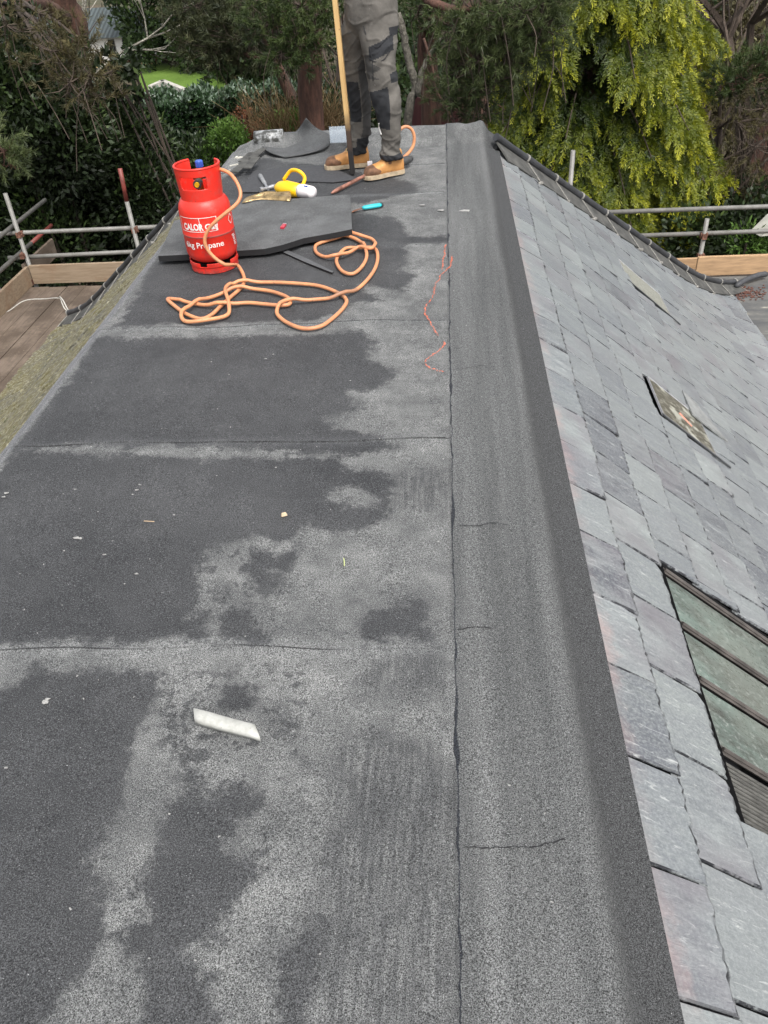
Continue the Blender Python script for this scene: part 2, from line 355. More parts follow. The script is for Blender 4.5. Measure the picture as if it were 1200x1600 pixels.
# each slate gets its own grain direction through a shifted vector
off = sm_.n('ShaderNodeCombineXYZ', {0: sm_.math('MULTIPLY', t1, 37.), 1: sm_.math('MULTIPLY', t2, 53.), 2: sm_.math('MULTIPLY', t1, 11.)}).outputs[0]
vec = sm_.n('ShaderNodeVectorMath', {0: sm_.co(), 1: off}, operation='ADD').outputs[0]
gr = sm_.noise(7, 7, .66, sm_.vmap((1, 3.6, 1), (0, 0, R(24)), vec)); cl = sm_.noise(2.3, 4, .6, vec); fi = sm_.noise(120, 3, .7, vec); sc_ = sm_.noise(16, 6, .75, sm_.vmap((.6, 5, 1), (0, 0, R(-14)), vec), 1.2)
base = sm_.ramp(t1, [(0, (.056, .059, .073)), (.22, (.105, .110, .126)), (.6, (.146, .158, .168)), (1, (.195, .210, .210))])
base = sm_.mix(sm_.rng(cl, .42, .66, 0, .45), base, (.215, .235, .23))
base = sm_.mix(sm_.rng(gr, .42, .66, 0, .6), base, sm_.mix(t2, (.085, .09, .11), (.29, .31, .305)))
base = sm_.mix(sm_.rng(sc_, .57, .68, 0, .8), base, (.46, .47, .46))
base = sm_.mix(sm_.rng(fi, .42, .66, .0, .75), base, sm_.mix(.5, base, (.34, .36, .35)))
base = sm_.mix(sm_.math('MULTIPLY', sm_.math('MULTIPLY', sm_.rng(sm_.noise(4.5, 4), .42, .7), sm_.rng(t2, .4, .85)), .6), base, (.135, .118, .135))
pk = sm_.math('MULTIPLY', sm_.rng(sm_.math('ADD', tu, sm_.math('MULTIPLY', sm_.math('SUBTRACT', sm_.noise(14, 5, .7), .5), .16)), .070, .0), sm_.rng(sm_.noise(3.6, 4, .6), .44, .6, .22, 1))
base = sm_.mix(sm_.math('MULTIPLY', pk, .45), base, (.48, .28, .25))
base = sm_.mix(sm_.math('MULTIPLY', sm_.attr('edge'), sm_.rng(sm_.noise(17, 5, .8), .44, .54, .12, 1.)), base, (.022, .023, .027))  # ragged slate edges blackened to paint in the shadow gaps between courses
sm_.col(base); sm_.rough(sm_.rng(gr, .3, .7, .28, .46)); sm_.bump(sm_.math('ADD', sm_.math('ADD', sm_.math('MULTIPLY', gr, 1.6), sm_.math('MULTIPLY', fi, .25)), sm_.math('MULTIPLY', sc_, .5)), .55, .006)
slate_m = sm_.m
mm_ = M('mossy_slate', .85); a1 = mm_.attr('tint'); n1 = mm_.noise(7, 6, .7); n2 = mm_.noise(38, 5, .7); n3 = mm_.noise(2.2, 4, .6); xx, yy, zz = mm_.xyz()
base = mm_.ramp(a1, [(0, (.05, .048, .045)), (.5, (.095, .09, .08)), (1, (.15, .14, .12))])
base = mm_.mix(mm_.rng(mm_.math('ADD', n1, mm_.math('MULTIPLY', n3, .5)), .58, .86), base, (.165, .145, .062))
base = mm_.mix(mm_.rng(n2, .50, .62, 0, .9), base, (.38, .36, .26))
base = mm_.mix(mm_.rng(mm_.noise(13, 5, .7), .56, .72, 0, .6), base, (.11, .115, .035))
base = mm_.mix(mm_.math('MULTIPLY', mm_.rng(xx, -1.25, -1.0), mm_.rng(n1, .5, .6)), base, (.20, .13, .06))
mm_.col(base); mm_.bump(mm_.math('ADD', n1, n2), 1., .03)
moss_m = mm_.m
def clip(poly, a, bq, c):   # keep a*u+b*y <= c
    out = []
    for i in range(len(poly)):
        p, q = poly[i], poly[(i+1) % len(poly)]; dp = a*p[0]+bq*p[1]-c; dq = a*q[0]+bq*q[1]-c
        if dp <= 0: out.append(p)
        if dp*dq < 0: t = dp/(dp-dq); out.append((p[0]+(q[0]-p[0])*t, p[1]+(q[1]-p[1])*t))
    return out
RU = random.Random(5)
def slates(fn, k, gauge, width, ymin, skip, thick=.008, rag=.005, lift=.0125):
    V, Fs, T, T2, PK, ED = [], [], [], [], [], []
    def emit(poly, u0, u1, tint, tint2, liftx):
        n = len(poly)
        if n < 3: return
        top = []
        for (u, Y) in poly:
            f_ = (u-u0)/(u1-u0+1e-9); top.append(fn(u, Y, .002+liftx*max(0, f_)+(0.002 if f_ < 0 else 0)))
        mid = [np.array(p)-np.array([0, 0, .0035]) for p in top]; bot = [np.array(p)-np.array([0, 0, thick]) for p in top]; k0 = len(V)
        cu, cy = sum(p[0] for p in poly)/n, sum(p[1] for p in poly)/n; ins = []
        for (u, Y) in poly:      # the dressed edge: the face is set in a few ragged millimetres
            e_ = RU.uniform(.0022, .0055)*(1.5 if u > u1-.02 else 1.); uu = u-e_*1.3 if u > u1-.05 and u > cu else u; YY = Y+(e_*.7 if Y < cy-.3*abs(cy-poly[0][1]) else (-e_*.7 if Y > cy+.3*abs(cy-poly[0][1]) else 0))
            f_ = (uu-u0)/(u1-u0+1e-9); ins.append(fn(uu, YY, .0035+liftx*max(0, f_)+(0.002 if f_ < 0 else 0)))
        V.extend(ins+mid+bot); Fs.append(tuple(range(k0, k0+n)))
        for r_ in (0, n):
            for i in range(n): Fs.append((k0+r_+i, k0+r_+(i+1) % n, k0+r_+n+(i+1) % n, k0+r_+n+i))
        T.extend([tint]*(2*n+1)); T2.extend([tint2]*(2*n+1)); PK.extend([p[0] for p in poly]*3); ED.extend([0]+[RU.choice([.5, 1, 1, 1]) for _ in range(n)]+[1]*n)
    ci = 0; u = -.02 if fn is rp else -.02
    edges = [0.0]
    dg = gauge*math.cos(A40)
    us = [-.02]; u = dg
    while u < 2.60: us.append(u); u += dg*(1 if u < 1.95 else 1.12)
    us.append(2.62)
    for ci in range(len(us)-1):
        u0, u1 = us[ci], us[ci+1]; Y = ymin+(0 if ci % 2 else width*.5)+RU.uniform(-.02, .02)
        while Y < YF+k*u1+.1:
            wd = width*RU.uniform(.93, 1.06); Ya, Yb = Y+.0028, Y+wd-.0028; Y += wd
            for (sa, sb, ya, yb) in skip:
                if (u0+u1)/2 > sa and (u0+u1)/2 < sb:
                    if Ya < yb and Yb > ya:
                        if Ya < ya-.03: Yb = min(Yb, ya)
                        elif Yb > yb+.03: Ya = max(Ya, yb)
                        else: Ya = Yb
            if Yb-Ya < .02: continue
            n = 20 if fn is rp else 9; ph_ = RU.uniform(0, 6); tail = u1+RU.uniform(-.006, .006); sl = RU.uniform(-.008, .008)
            poly = [(u0-.015, Ya), (u0-.015, Yb)]
            if RU.random() < .35: poly.append((tail-.03*RU.random()-.01, Yb-RU.uniform(0, .003))); Yt = Yb-RU.uniform(.008, .03)
            else: Yt = Yb
            for q in range(n+1):
                t = q/n; poly.append((tail+sl*(t-.5)+(RU.uniform(-rag, rag)*.8)*(1 if 0 < q < n else .5), Yt+(Ya-Yt)*t))
            poly = clip(poly, -k, 1, YF)
            if len(poly) < 3: continue
            tt = RU.betavariate(2.6, 2.2); tt = .02+RU.random()*.1 if RU.random() < .07 else tt
            emit(poly, u0, u1, tt, RU.random(), lift*RU.uniform(.75, 1.45))
    return V, Fs, T, T2, PK, ED
def put(name, data, mat):
    V, Fs, T, T2, PK, ED = data; me = bpy.data.meshes.new(name); o0 = np.array(house.location)
    me.from_pydata([tuple(np.array(v)-o0) for v in V], [], Fs)
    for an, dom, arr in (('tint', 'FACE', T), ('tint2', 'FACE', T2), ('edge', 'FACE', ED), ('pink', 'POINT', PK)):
        a = me.attributes.new(an, 'FLOAT', dom); a.data.foreach_set('value', np.array(arr, np.float32))
    me.update(); return link(name, me, mat, house)
GU0, GY0, GY1 = .345, 1.10, 2.045       # patent glazing: starts at run .345 (slope .45), between two Y lines
skips = [(GU0, 1.75, GY0, GY1), (.66, .98, 3.40, 3.80), (.90, 1.26, 5.52, 5.98)]
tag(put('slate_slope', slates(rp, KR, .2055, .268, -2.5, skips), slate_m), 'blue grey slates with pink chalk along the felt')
tag(put('mossy_slope', slates(lp, KL, .2, .25, -2.5, [], rag=.015, lift=.02, thick=.012), moss_m), 'old slates covered in yellow green moss')
# moss lumps on the left slope
V, Fq, T = [], [], []
for i in range(7000):
    u = RNG.uniform(0, 2.6)**1.0; Y = RNG.uniform(1, YF+KL*u); s = RNG.uniform(.003, .012)*(1 if RNG.random() < .9 else 1.7); c = lp(u, Y, .012); k0 = len(V)
    a = RNG.uniform(0, 6.28); h = s*RNG.uniform(.3, .8)
    for j in range(4): V.append(c+[s*math.cos(a+j*1.57), s*1.7*math.sin(a+j*1.57), TAN*s*math.cos(a+j*1.57)*1.0])
    V.append(c+[-h*.5, 0, h]); Fq += [(k0, k0+1, k0+4), (k0+1, k0+2, k0+4), (k0+2, k0+3, k0+4), (k0+3, k0, k0+4)]; T += [RNG.random()]*4
mo = M('moss', .95); q = mo.attr('tint'); mo.col(mo.ramp(q, [(0, (.07, .075, .03)), (.5, (.16, .145, .06)), (.8, (.29, .265, .16)), (1, (.44, .42, .31))]))
tag(fast('moss', V, Fq, mo.m, house, {'tint': ('FACE', T)}), 'clumps of yellow green moss', kind='stuff')
# ---- patent glazing ------------------------------------------------
gm = M('green_glass', .16, spec=.6); g1 = gm.noise(5, 6, .65, gm.vmap((.5, 2.2, 1))); g2 = gm.noise(60, 4, .75, gm.vmap((.4, 1.4, 1))); g3 = gm.noise(2.6, 3)
c = gm.mix(gm.rng(g1, .35, .68), (.060, .066, .058), (.15, .20, .175)); c = gm.mix(gm.rng(g3, .42, .62), c, gm.mix(.7, c, (.14, .15, .13)))  # algae tone plus glare streaks painted into the pane colour
c = gm.mix(gm.rng(g2, .56, .72, 0, .8), c, (.34, .36, .33)); gm.col(c); gm.rough(gm.rng(g2, .4, .6, .22, .55))
ribm = simple('weathered_board', (.09, .088, .08), .8, .5, 22, stretch=(1, 8, 1), bump=.8)
barm = simple('glazing_bar', (.075, .066, .06), .55, .5, 14, bump=.4)
sky_w = B(); root = B()
gl = B(); panes = [(2.0, 1.80), (1.755, 1.585), (1.54, 1.345)]
roofwin = B(); roofwin.add([rp(GU0+.004, GY0, -.055), rp(GU0+.004, GY1, -.055), rp(1.75, GY1, -.055), rp(1.75, GY0, -.055)], [(0, 1, 2, 3)])
# kerb round the opening
for (ua, ya, ub, yb) in ((GU0, GY1-.003, 1.75, GY1-.003), (GU0, GY0+.003, 1.75, GY0+.003)):
    roofwin.add([rp(ua, ya, .004), rp(ub, yb, .004), rp(ub, yb, -.06), rp(ua, ya, -.06)], [(0, 1, 2, 3)])
roofwin.add([rp(GU0, GY0, .0), rp(GU0, GY1, .0), rp(GU0, GY1, -.06), rp(GU0, GY0, -.06)], [(0, 1, 2, 3)])
rw = sub(roofwin.build('roof_window', black_m, house), house)
for a_, c_ in panes:
    p = B(); p.slab([rp(GU0+.005, a_, -.009), rp(1.74, a_, -.009), rp(1.74, c_, -.009), rp(GU0+.005, c_, -.009)], .006); p.build('glass_pane', gm.m, rw)
p = B(); p.slab([rp(GU0+.005, 1.30, -.02), rp(1.74, 1.30, -.02), rp(1.74, 1.105, -.02), rp(GU0+.005, 1.105, -.02)], .006)
for k in range(13):
    yy_ = 1.12+k*.0145; p.tube([rp(GU0+.006, yy_, -.017), rp(1.73, yy_, -.017)], .0045, 6)
p.build('ribbed_board', ribm, rw)
for yb in (2.022, 1.778, 1.563, 1.322):
    p = B(); p.tube([rp(GU0+.006, yb, -.010), rp(1.74, yb, -.010)], .008, 6); p.tube([rp(GU0+.006, yb, .0), rp(1.74, yb, .0)], .006, 6)
    p.add([rp(GU0+.006, yb-.016, -.004), rp(GU0+.006, yb+.016, -.004), rp(1.74, yb+.016, -.004), rp(1.74, yb-.016, -.004)], [(0, 1, 2, 3)]); p.build('glazing_bar', barm, rw)
# ---- small glass slates ---------------------------------------------
dg = M('dirty_glass', .3); d1 = dg.noise(38, 5, .75, dg.vmap((.6, 2, 1))); d2 = dg.noise(9, 4)
c = dg.mix(dg.rng(d1, .5, .62), (.05, .048, .036), (.32, .31, .26)); c = dg.mix(dg.rng(d2, .55, .62, 0, .8), c, (.4, .4, .34)); dg.col(c)
sandm = simple('sandy_slate', (.20, .20, .17), .8, .35, 60, bump=.5)
frm = simple('pale_frame', (.26, .26, .27), .5, .2, 20)
lead = simple('lead_strip', (.045, .046, .05), .6, .3, 20)
def roof_light(u0, u1, y0, y1, mat, name, label):
    f = B()
    for q in ((u0, y0, u1, y0), (u0, y1, u1, y1), (u0, y0, u0, y1), (u1, y0, u1, y1)):
        f.tube([rp(q[0], q[1], .012), rp(q[2], q[3], .012)], .0065, 4)
    fo = sub(f.build('glass_slate_frame', frm, house), house); fo['label'] = label
    p = B(); p.slab([rp(u0, y0, .016), rp(u1, y0, .016), rp(u1, y1, .016), rp(u0, y1, .016)], .01); p.build('glass_slate', mat, fo)
    p = B(); p.slab([rp(u0-.01, y0-.026, .021), rp(u1+.07, y0-.026, .021), rp(u1+.07, y0-.012, .021), rp(u0-.01, y0-.012, .021)], .006); p.build('edge_strip', lead, fo)
roof_light(.67, .97, 3.42, 3.79, dg.m, 'a', 'dirty glass slate streaked with pink')
roof_light(.91, 1.25, 5.56, 5.95, sandm, 'b', 'sandy coloured panel set in the slates')
p = B(); p.slab([rp(.905, 3.72, .028), rp(.93, 4.02, .02), rp(.99, 4.0, .02), rp(1.12, 3.72, .03)], .008); p.build('loose_slate', simple('pale_slate', (.21, .215, .21), .7, .3, 20), house)
pk = B(); pk.slab([rp(.80, 3.60, .0175), rp(.86, 3.55, .0175), rp(.87, 3.57, .0175), rp(.815, 3.63, .0175)], .001); pk.build('chalk_line', simple('chalk', (.55, .25, .18), .9), house)
# ---- hips -----------------------------------------------------------
tile_m = simple('hip_tile', (.030, .031, .034), .5, .5, 9, bump=.4); mort_m = simple('mortar', (.24, .23, .21), .9, .4, 60, bump=.8); wing_m = simple('hip_wing', (.062, .061, .056), .75, .55, 14, bump=.7)
def hip(side, k, ua, ub):
    pt = lambda u, o=0: (np.array([XR0+u, YF+k*u, zp(u)+o]) if side > 0 else np.array([XL0-u, YF+k*u, zp(u)+o]))
    t, wv = B(), B(); mo_ = t; u = ua; seg = .245
    while u < ub-.02:
        v = min(u+seg, ub); a, c = pt(u+.004, .082), pt(v-.004, .077); md = pt((u+v)/2, .079)
        t.tube([a, md, c], [.029, .0275, .030], 14, mi=0)
        for sg in (-1, 1):    # the two wings of the angle tile
            L = []
            for uu in (u+.004, v-.004):
                cpt = pt(uu, .066)
                if sg*side > 0: e_ = np.array([cpt[0]+.0, cpt[1]+.125, cpt[2]-.115])      # towards the hip end
                else: e_ = np.array([cpt[0]+.095*side, cpt[1]-.125, 0]); e_[2] = (zp(abs(e_[0]-(XR0 if side > 0 else XL0)))+.026)
                L.append((cpt, e_))
            wv.slab([L[0][0], L[1][0], L[1][1], L[0][1]], .012)
        mo_.tube([pt(v-.006, .080), pt(v+.006, .080)], [.0335, .0335], 12, mi=1)
        cpt = pt(v, .068); e_ = np.array([cpt[0]+.097*side, cpt[1]-.128, 0]); e_[2] = zp(abs(e_[0]-(XR0 if side > 0 else XL0)))+.030
        mo_.tube([cpt, (cpt+e_)/2+[0, 0, .002], e_], .004, 5, mi=1)
        for q in range(1):
            e2 = e_+(pt(v-.08*q, .066)-cpt)*1.0; mo_.box(e2+[jit(.01), jit(.01), -.01], (.03*RNG.random()+.02, .025, .014), rotz(jit(1)), mi=1)
        u = v
    o = sub(wv.build('hip_ridge', wing_m, house), house); t.build('ridge_roll', [tile_m, mort_m], o)
    b = B()           # black tube that stands in for the shadow under the wing
    b.tube([pt(ua, .012), pt((ua+ub)/2, .012) if ub < 1.95 else pt(1.95, .012), pt(ub, .012)], .022, 8); b.build('wing_shadow', black_m, o)
hip(1, KR, .0, 2.66); hip(-1, KL, .30, 2.52)
# broken far left corner: torn felt, loose ridge tile, exposed lead
silver = M('silvery_ridge', .35, spec=.6); n1 = silver.noise(18, 5, .7); silver.col(silver.mix(silver.rng(n1, .45, .6), (.06, .06, .055), (.42, .43, .43)))
p = B(); P_ = [at(403, 212, .07), at(445, 211, .075)]; P_[1][1] = P_[0][1] = 6.33; p.tube([P_[0], P_[1]], .058, 16); p.build('ridge_tile', silver.m, house, smooth=True)
p = B()
for i, (x1, y1, x2, y2) in enumerate(((384, 238, 396, 222), (372, 252, 388, 238), (388, 246, 404, 232), (360, 268, 380, 250), (380, 262, 392, 246))):
    a, c = at(x1, y1, .01+.012*i), at(x2, y2, .02+.012*i); p.slab([a, c, c+[.06, .03, -.005], a+[.05, .02, -.01]], .006)
p.build('broken_tile', wing_m, house)
p = B()
for i in range(26):
    t = RNG.random(); q = at(300+95*t+jit(5), 328-100*t+jit(4), .0); q[2] = -.012+RNG.random()*.02; p.box(q, (.02+.05*RNG.random(), .015+.03*RNG.random(), .006), rotz(jit(3)))
tag(p.build('plaster_debris', simple('pale_debris', (.5, .48, .42), .9, .3, 40), house), kind='stuff')
# lower flat roof at the right
lf = M('lower_felt', .85); n1 = lf.noise(2.6, 6, .7, lf.vmap((.5, 2, 1))); n2 = lf.noise(24, 4, .7)
c = lf.mix(lf.rng(n1, .38, .62), (.075, .076, .078), (.16, .155, .14)); c = lf.mix(lf.rng(n2, .3, .7, 0, .3), c, (.05, .05, .05)); c = lf.mix(lf.rng(n1, .56, .64, 0, .85), c, (.42, .39, .32)); lf.col(c)
p = B(); p.slab([(2.86, 1.5, -2.055), (6.2, 1.5, -2.055), (6.2, 8.62, -2.055), (2.86, 8.62, -2.055)], .14); p.build('lower_flat_roof', lf.m, house)
p = B(); p.tube(catmull([(3.0, 8.22, -2.0), (3.12, 8.33, -1.985), (3.3, 8.47, -1.99), (3.42, 8.52, -2.0)], 4), [.016]+[.030]*11+[.016], 10); p.build('lead_flashing', lead, house, smooth=True)
leafd = B()
for i in range(160): c = np.array([2.98+abs(RNG.normal(0, .16)), 8.16+RNG.normal(0, .09)-.0, -2.05+.01*RNG.random()]); leafd.box(c, (.02, .012, .004), rotz(jit(3)))
tag(leafd.build('dead_leaves', simple('dead_leaf', (.12, .05, .035), .9, .5, 60), house), kind='stuff')
#SPLIT
# ------------------------------------------------------------------ gas cylinder
def to_mesh_obj(o):
    bpy.context.view_layer.update(); dg_ = bpy.context.evaluated_depsgraph_get()
    me = bpy.data.meshes.new_from_object(o.evaluated_get(dg_), depsgraph=dg_); return me
def text_mesh(body, bold=0.0):
    cu = bpy.data.curves.new('t', 'FONT'); cu.body = body; cu.size = 1; cu.offset = bold; cu.resolution_u = 3
    o = bpy.data.objects.new('t', cu); COL.objects.link(o); me = to_mesh_obj(o); bpy.data.objects.remove(o); return me
BC = np.array([-1.188, 3.995, .004])
gas = empty('gas_cylinder', BC, 'red propane gas cylinder with a pierced collar standing on the felt', 'gas cylinder')
red = M('red_paint', .33, spec=.5); n1 = red.noise(9, 5, .65); n2 = red.noise(70, 4, .7); n3 = red.noise(16, 5, .7)
zz = red.xyz()[2]
c = red.mix(red.rng(n1, .35, .7), (.74, .024, .013), (.60, .035, .022)); c = red.mix(red.rng(n3, .54, .70, 0, .6), c, (.46, .085, .07)); c = red.mix(red.rng(n2, .645, .70, 0, .8), c, (.16, .05, .035))
wl = red.math('ABSOLUTE', red.math('SUBTRACT', zz, .186)); c = red.mix(red.math('MULTIPLY', red.rng(wl, .002, .0055, 1, 0), red.rng(n3, .35, .6, .35, .95)), c, (.13, .09, .08))
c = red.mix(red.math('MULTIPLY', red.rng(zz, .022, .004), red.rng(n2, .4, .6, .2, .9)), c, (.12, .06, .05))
red.col(c); red.rough(red.rng(n1, .3, .7, .32, .5)); red.bump(red.math('ADD', n1, red.math('MULTIPLY', n2, .2)), .12, .006)
prof = [(.02, .052), (.07, .045), (.105, .055), (.122, .073), (.128, .095), (.128, .180), (.1295, .183), (.1305, .186), (.1295, .189), (.128, .192), (.128, .285), (.1265, .305), (.121, .325), (.110, .343), (.094, .355), (.05, .366), (.02, .37)]
p = B(); p.lathe(prof, BC, 64); p.build('body', red.m, gas, smooth=True)
CA = math.atan2(-BC[1], -BC[0])          # direction from the cylinder to the camera
def curved(name, rfun, z0, z1, a0, a1, keep, na, nz, thick=.004, mat=None):
    V = []; Fq = []; idc = {}
    for j in range(nz+1):
        for i in range(na+1):
            a = CA+a0+(a1-a0)*i/na; z = z0+(z1-z0)*j/nz; r_ = rfun(z)
            V.append((BC[0]+r_*math.cos(a), BC[1]+r_*math.sin(a), BC[2]+z))
    for j in range(nz):
        for i in range(na):
            if keep(a0+(a1-a0)*(i+.5)/na, z0+(z1-z0)*(j+.5)/nz):
                q = j*(na+1)+i; Fq.append((q, q+1, q+na+2, q+na+1))
    b = B(); b.add(V, Fq); o = b.build(name, mat or red.m, gas, smooth=True)
    s_ = o.modifiers.new('s', 'SOLIDIFY'); s_.thickness = thick; s_.offset = 0
    bv = o.modifiers.new('b', 'BEVEL'); bv.width = .0014; bv.segments = 2; bv.limit_method = 'ANGLE'
    return o
D = math.pi/180
def keep_collar(a, z):
    a = (a/D+180) % 360-180           # 0 = towards camera, + = to the right side seen from the camera
    if -57 < a < 19 and .405 < z < .462 and not (abs(a+57) < 3 and (z < .409 or z > .458)): return False
    if (a > 123 or a < -164) and z > .402: return False   # open back
    return True
curved('collar', lambda z: .099+.06*(z-.35), .347, .497, -math.pi, math.pi, keep_collar, 180, 50, .006)
rim = B()                                  # rolled rim round the top of the collar
arc = [(BC[0]+.1075*math.cos(CA+a*D), BC[1]+.1075*math.sin(CA+a*D), BC[2]+.497) for a in range(-162, 123, 4)]
rim.tube(arc, .0055, 8); rim.build('collar_rim', red.m, gas, smooth=True)
def keep_foot(a, z):
    a = (a/D+360) % 60; return not (22 < a < 41 and z > .037)
curved('foot_ring', lambda z: .1165+.02*max(0, .02-z)*2+.004*(z > .03), .0, .052, -math.pi, math.pi, keep_foot, 180, 16, .005)
wht = simple('white_print', (.78, .76, .72), .6, .06, 90, bump=0)
def wrap(b, me_or_quads, a0, z0, sx, sz, r_=.1296):
    if isinstance(me_or_quads, list):
        for (x1, z1, x2, z2) in me_or_quads:
            n = max(2, int(abs(x2-x1)/.006)+1); vs = []
            for i in range(n+1):
                x = x1+(x2-x1)*i/n
                for z in (z1, z2): a = CA+a0*D+x/r_; vs.append((BC[0]+r_*math.cos(a), BC[1]+r_*math.sin(a), BC[2]+z0+z))
            b.add(vs, [(2*i, 2*i+2, 2*i+3, 2*i+1) for i in range(n)])
    else:
        me = me_or_quads; X = [v.co.x for v in me.vertices]; x0 = min(X); w_ = max(X)-x0; sc_x = sx/w_
        vs = []
        for v in me.vertices: a = CA+a0*D+(v.co.x-x0)*sc_x/r_; vs.append((BC[0]+r_*math.cos(a), BC[1]+r_*math.sin(a), BC[2]+z0+v.co.y*sz))
        b.add(vs, [tuple(q.vertices) for q in me.polygons])
pr = B()
wrap(pr, text_mesh('CALOR', .04), -60, .224, .112, .043); pr.build('brand_lettering', wht, gas)
pr = B(); wrap(pr, text_mesh('Gas', .025), -7, .224, .062, .040); pr.build('brand_lettering', wht, gas)
pr = B(); wrap(pr, text_mesh('6kg Propane', .010), -66, .135, .212, .040); pr.build('contents_lettering', wht, gas)
pr = B(); wrap(pr, [(0, 0, .205, .0028), (0, .066, .205, .0688), (0, 0, .0028, .068), (.118, .0, .1208, .068), (.203, .018, .2058, .068), (.196, -.0, .205, .012)], -70, .214, 0, 0); pr.build('printed_frame', wht, gas)
pr = B(); wrap(pr, [(.0, 0, .022, .004), (.004, -.008, .03, -.004), (.006, -.016, .026, -.012), (.008, -.024, .03, -.020), (.01, -.034, .034, -.030), (.01, -.042, .028, -.038), (.012, -.050, .032, -.046)], 56, .165, 0, 0)
pr.build('warning_print', wht, gas); pr = B()
for (xa, za, xb, zb) in ((0, 0, .02, .024), (.02, .024, .042, 0), (.042, 0, .02, -.024), (.02, -.024, 0, 0)):
    vs = []
    for i in range(5):
        x = xa+(xb-xa)*i/4; z = za+(zb-za)*i/4
        for dz in (-.0022, .0022): a = CA+52*D+x/.1296; vs.append((BC[0]+.1296*math.cos(a), BC[1]+.1296*math.sin(a), BC[2]+.245+z+dz))
    pr.add(vs, [(2*i, 2*i+2, 2*i+3, 2*i+1) for i in range(4)])
pr.build('hazard_diamond', wht, gas)
brass = simple('brass', (.35, .22, .07), .35, .25, 40, metal=.9); gun = simple('gun_metal', (.05, .05, .05), .45, .3, 40)
bluep = simple('blue_plastic', (.03, .09, .42), .4, .2, 30); yel = simple('yellow_plastic', (.85, .50, .01), .4, .06, 12)
v_ = B(); v_.lathe([(.028, .362), (.028, .376), (.016, .380), (.014, .425), (.02, .43), (.02, .45), (.010, .455), (.009, .475)], BC, 16)
vo_ = v_.build('valve', brass, gas, smooth=False)
k_ = B(); n = 20; pts = []
for j, (r_, z) in enumerate([(.014, .472), (.017, .476), (.017, .500), (.014, .505)]): pts += [(BC[0]+.012+(r_+(.002 if i % 2 else 0))*math.cos(i*2*math.pi/n), BC[1]+.01+(r_+(.002 if i % 2 else 0))*math.sin(i*2*math.pi/n), BC[2]+z+.006) for i in range(n)]
k_.add(pts, [(j*n+i, j*n+(i+1) % n, (j+1)*n+(i+1) % n, (j+1)*n+i) for j in range(3) for i in range(n)]+[tuple(3*n+i for i in range(n))]); k_.build('valve_knob', bluep, vo_)
dc = np.array([math.cos(CA-.25), math.sin(CA-.25), 0]); rg_c = BC+dc*.045+[0, 0, .418]
g = B(); g.tube([rg_c-dc*.03, rg_c+dc*.012], [.020, .020], 16); g.tube([BC+[0, 0, .435], BC+[.045, .03, .44], BC+[.09, .03, .445]], .012, 10)
ro = g.build('regulator', gun, gas); g = B(); g.tube([rg_c+dc*.012, rg_c+dc*.022], [.012, .011], 14); g.build('regulator_cap', yel, ro)
# ------------------------------------------------------------------ hose
hose_m = M('hose_rubber', .5); n1 = hose_m.noise(14, 4, .7); n2 = hose_m.noise(90, 3, .7)
c = hose_m.mix(hose_m.rng(n1, .35, .7), (.66, .29, .13), (.48, .20, .10)); c = hose_m.mix(hose_m.rng(n2, .60, .68, 0, .7), c, (.16, .09, .06)); c = hose_m.mix(hose_m.rng(hose_m.noise(4, 2), .64, .68, 0, .6), c, (.2, .12, .08)); hose_m.col(c); hose_m.bump(n2, .15, .002)
HR = .0088
up = [atY(333, 266, 4.03), atY(345, 265, 4.0), atY(360, 272, 3.97), atY(371, 287, 3.93), atY(376, 303, 3.9), atY(371, 317, 3.875), atY(355, 331, 3.853), atY(337, 346, 3.842), atY(325, 360, 3.838), atY(320, 376, 3.836), atY(325, 391, 3.833), atY(338, 405, 3.83), atY(354, 415, 3.83)]
z6 = [(370,418),(378,425),(382,438),(376,450),(358,466),(343,480),(330,492),(313,498),(290,490),(273,478),(262,468),(270,467),(290,472),(323,477),(350,478),(383,473),(413,475),(440,477),(453,474),(450,465),(427,456),(400,452),(373,453),(350,458),(317,470),(293,485),(284,495),(290,503),(313,504),(340,498),(357,490),(358,476),(353,457),(363,447),(383,443),(423,441),(467,443),(500,447),(527,457),(541,468),(537,480),(520,497),(500,510),(473,513),(447,503),(433,490),(437,480),(453,473),(490,468),(527,465),(553,455),(573,438),(587,417),(590,397),(583,387),(560,387),(540,388),(527,402),(527,413),(537,425),(553,427),(568,413),(573,397),(565,380),(553,372),(538,368),(524,372),(507,377),(493,384),(496,396),(517,404),(537,400),(560,390),(580,393),(587,383),(580,373),(560,370),(546,367)]
gp = [at(x, y, .017) for x, y in z6]
# resample the lying part, lift it where it crosses an earlier turn
pts = catmull([up[-1]]+gp, 6)[6:]; arr = np.array(pts); zb = np.full(len(arr), .0165)
for i in range(len(arr)):
    if i > 14:
        d = np.linalg.norm(arr[:i-13, :2]-arr[i, :2], axis=1); j = int(np.argmin(d))
        if d[j] < .07: zb[i] = max(zb[i], min(.034, zb[j]+.0175*sm(.07-d[j], 0, .058)))
for _ in range(3): zb[1:-1] = np.maximum(zb[1:-1], (zb[:-2]+zb[1:-1]*2+zb[2:])/4*1.0)
zb[:10] = np.maximum(zb[:10], np.linspace(.03, .0165, 10)); arr[:, 2] = zb
hz = catmull(up, 6)
p = B(); p.tube(hz[:-1]+[q for q in arr], HR, 10)
tag(p.build('gas_hose', hose_m.m, None, smooth=True, origin=at(420, 460)), 'long orange gas hose from the red cylinder lying in tangled loops', 'hose')
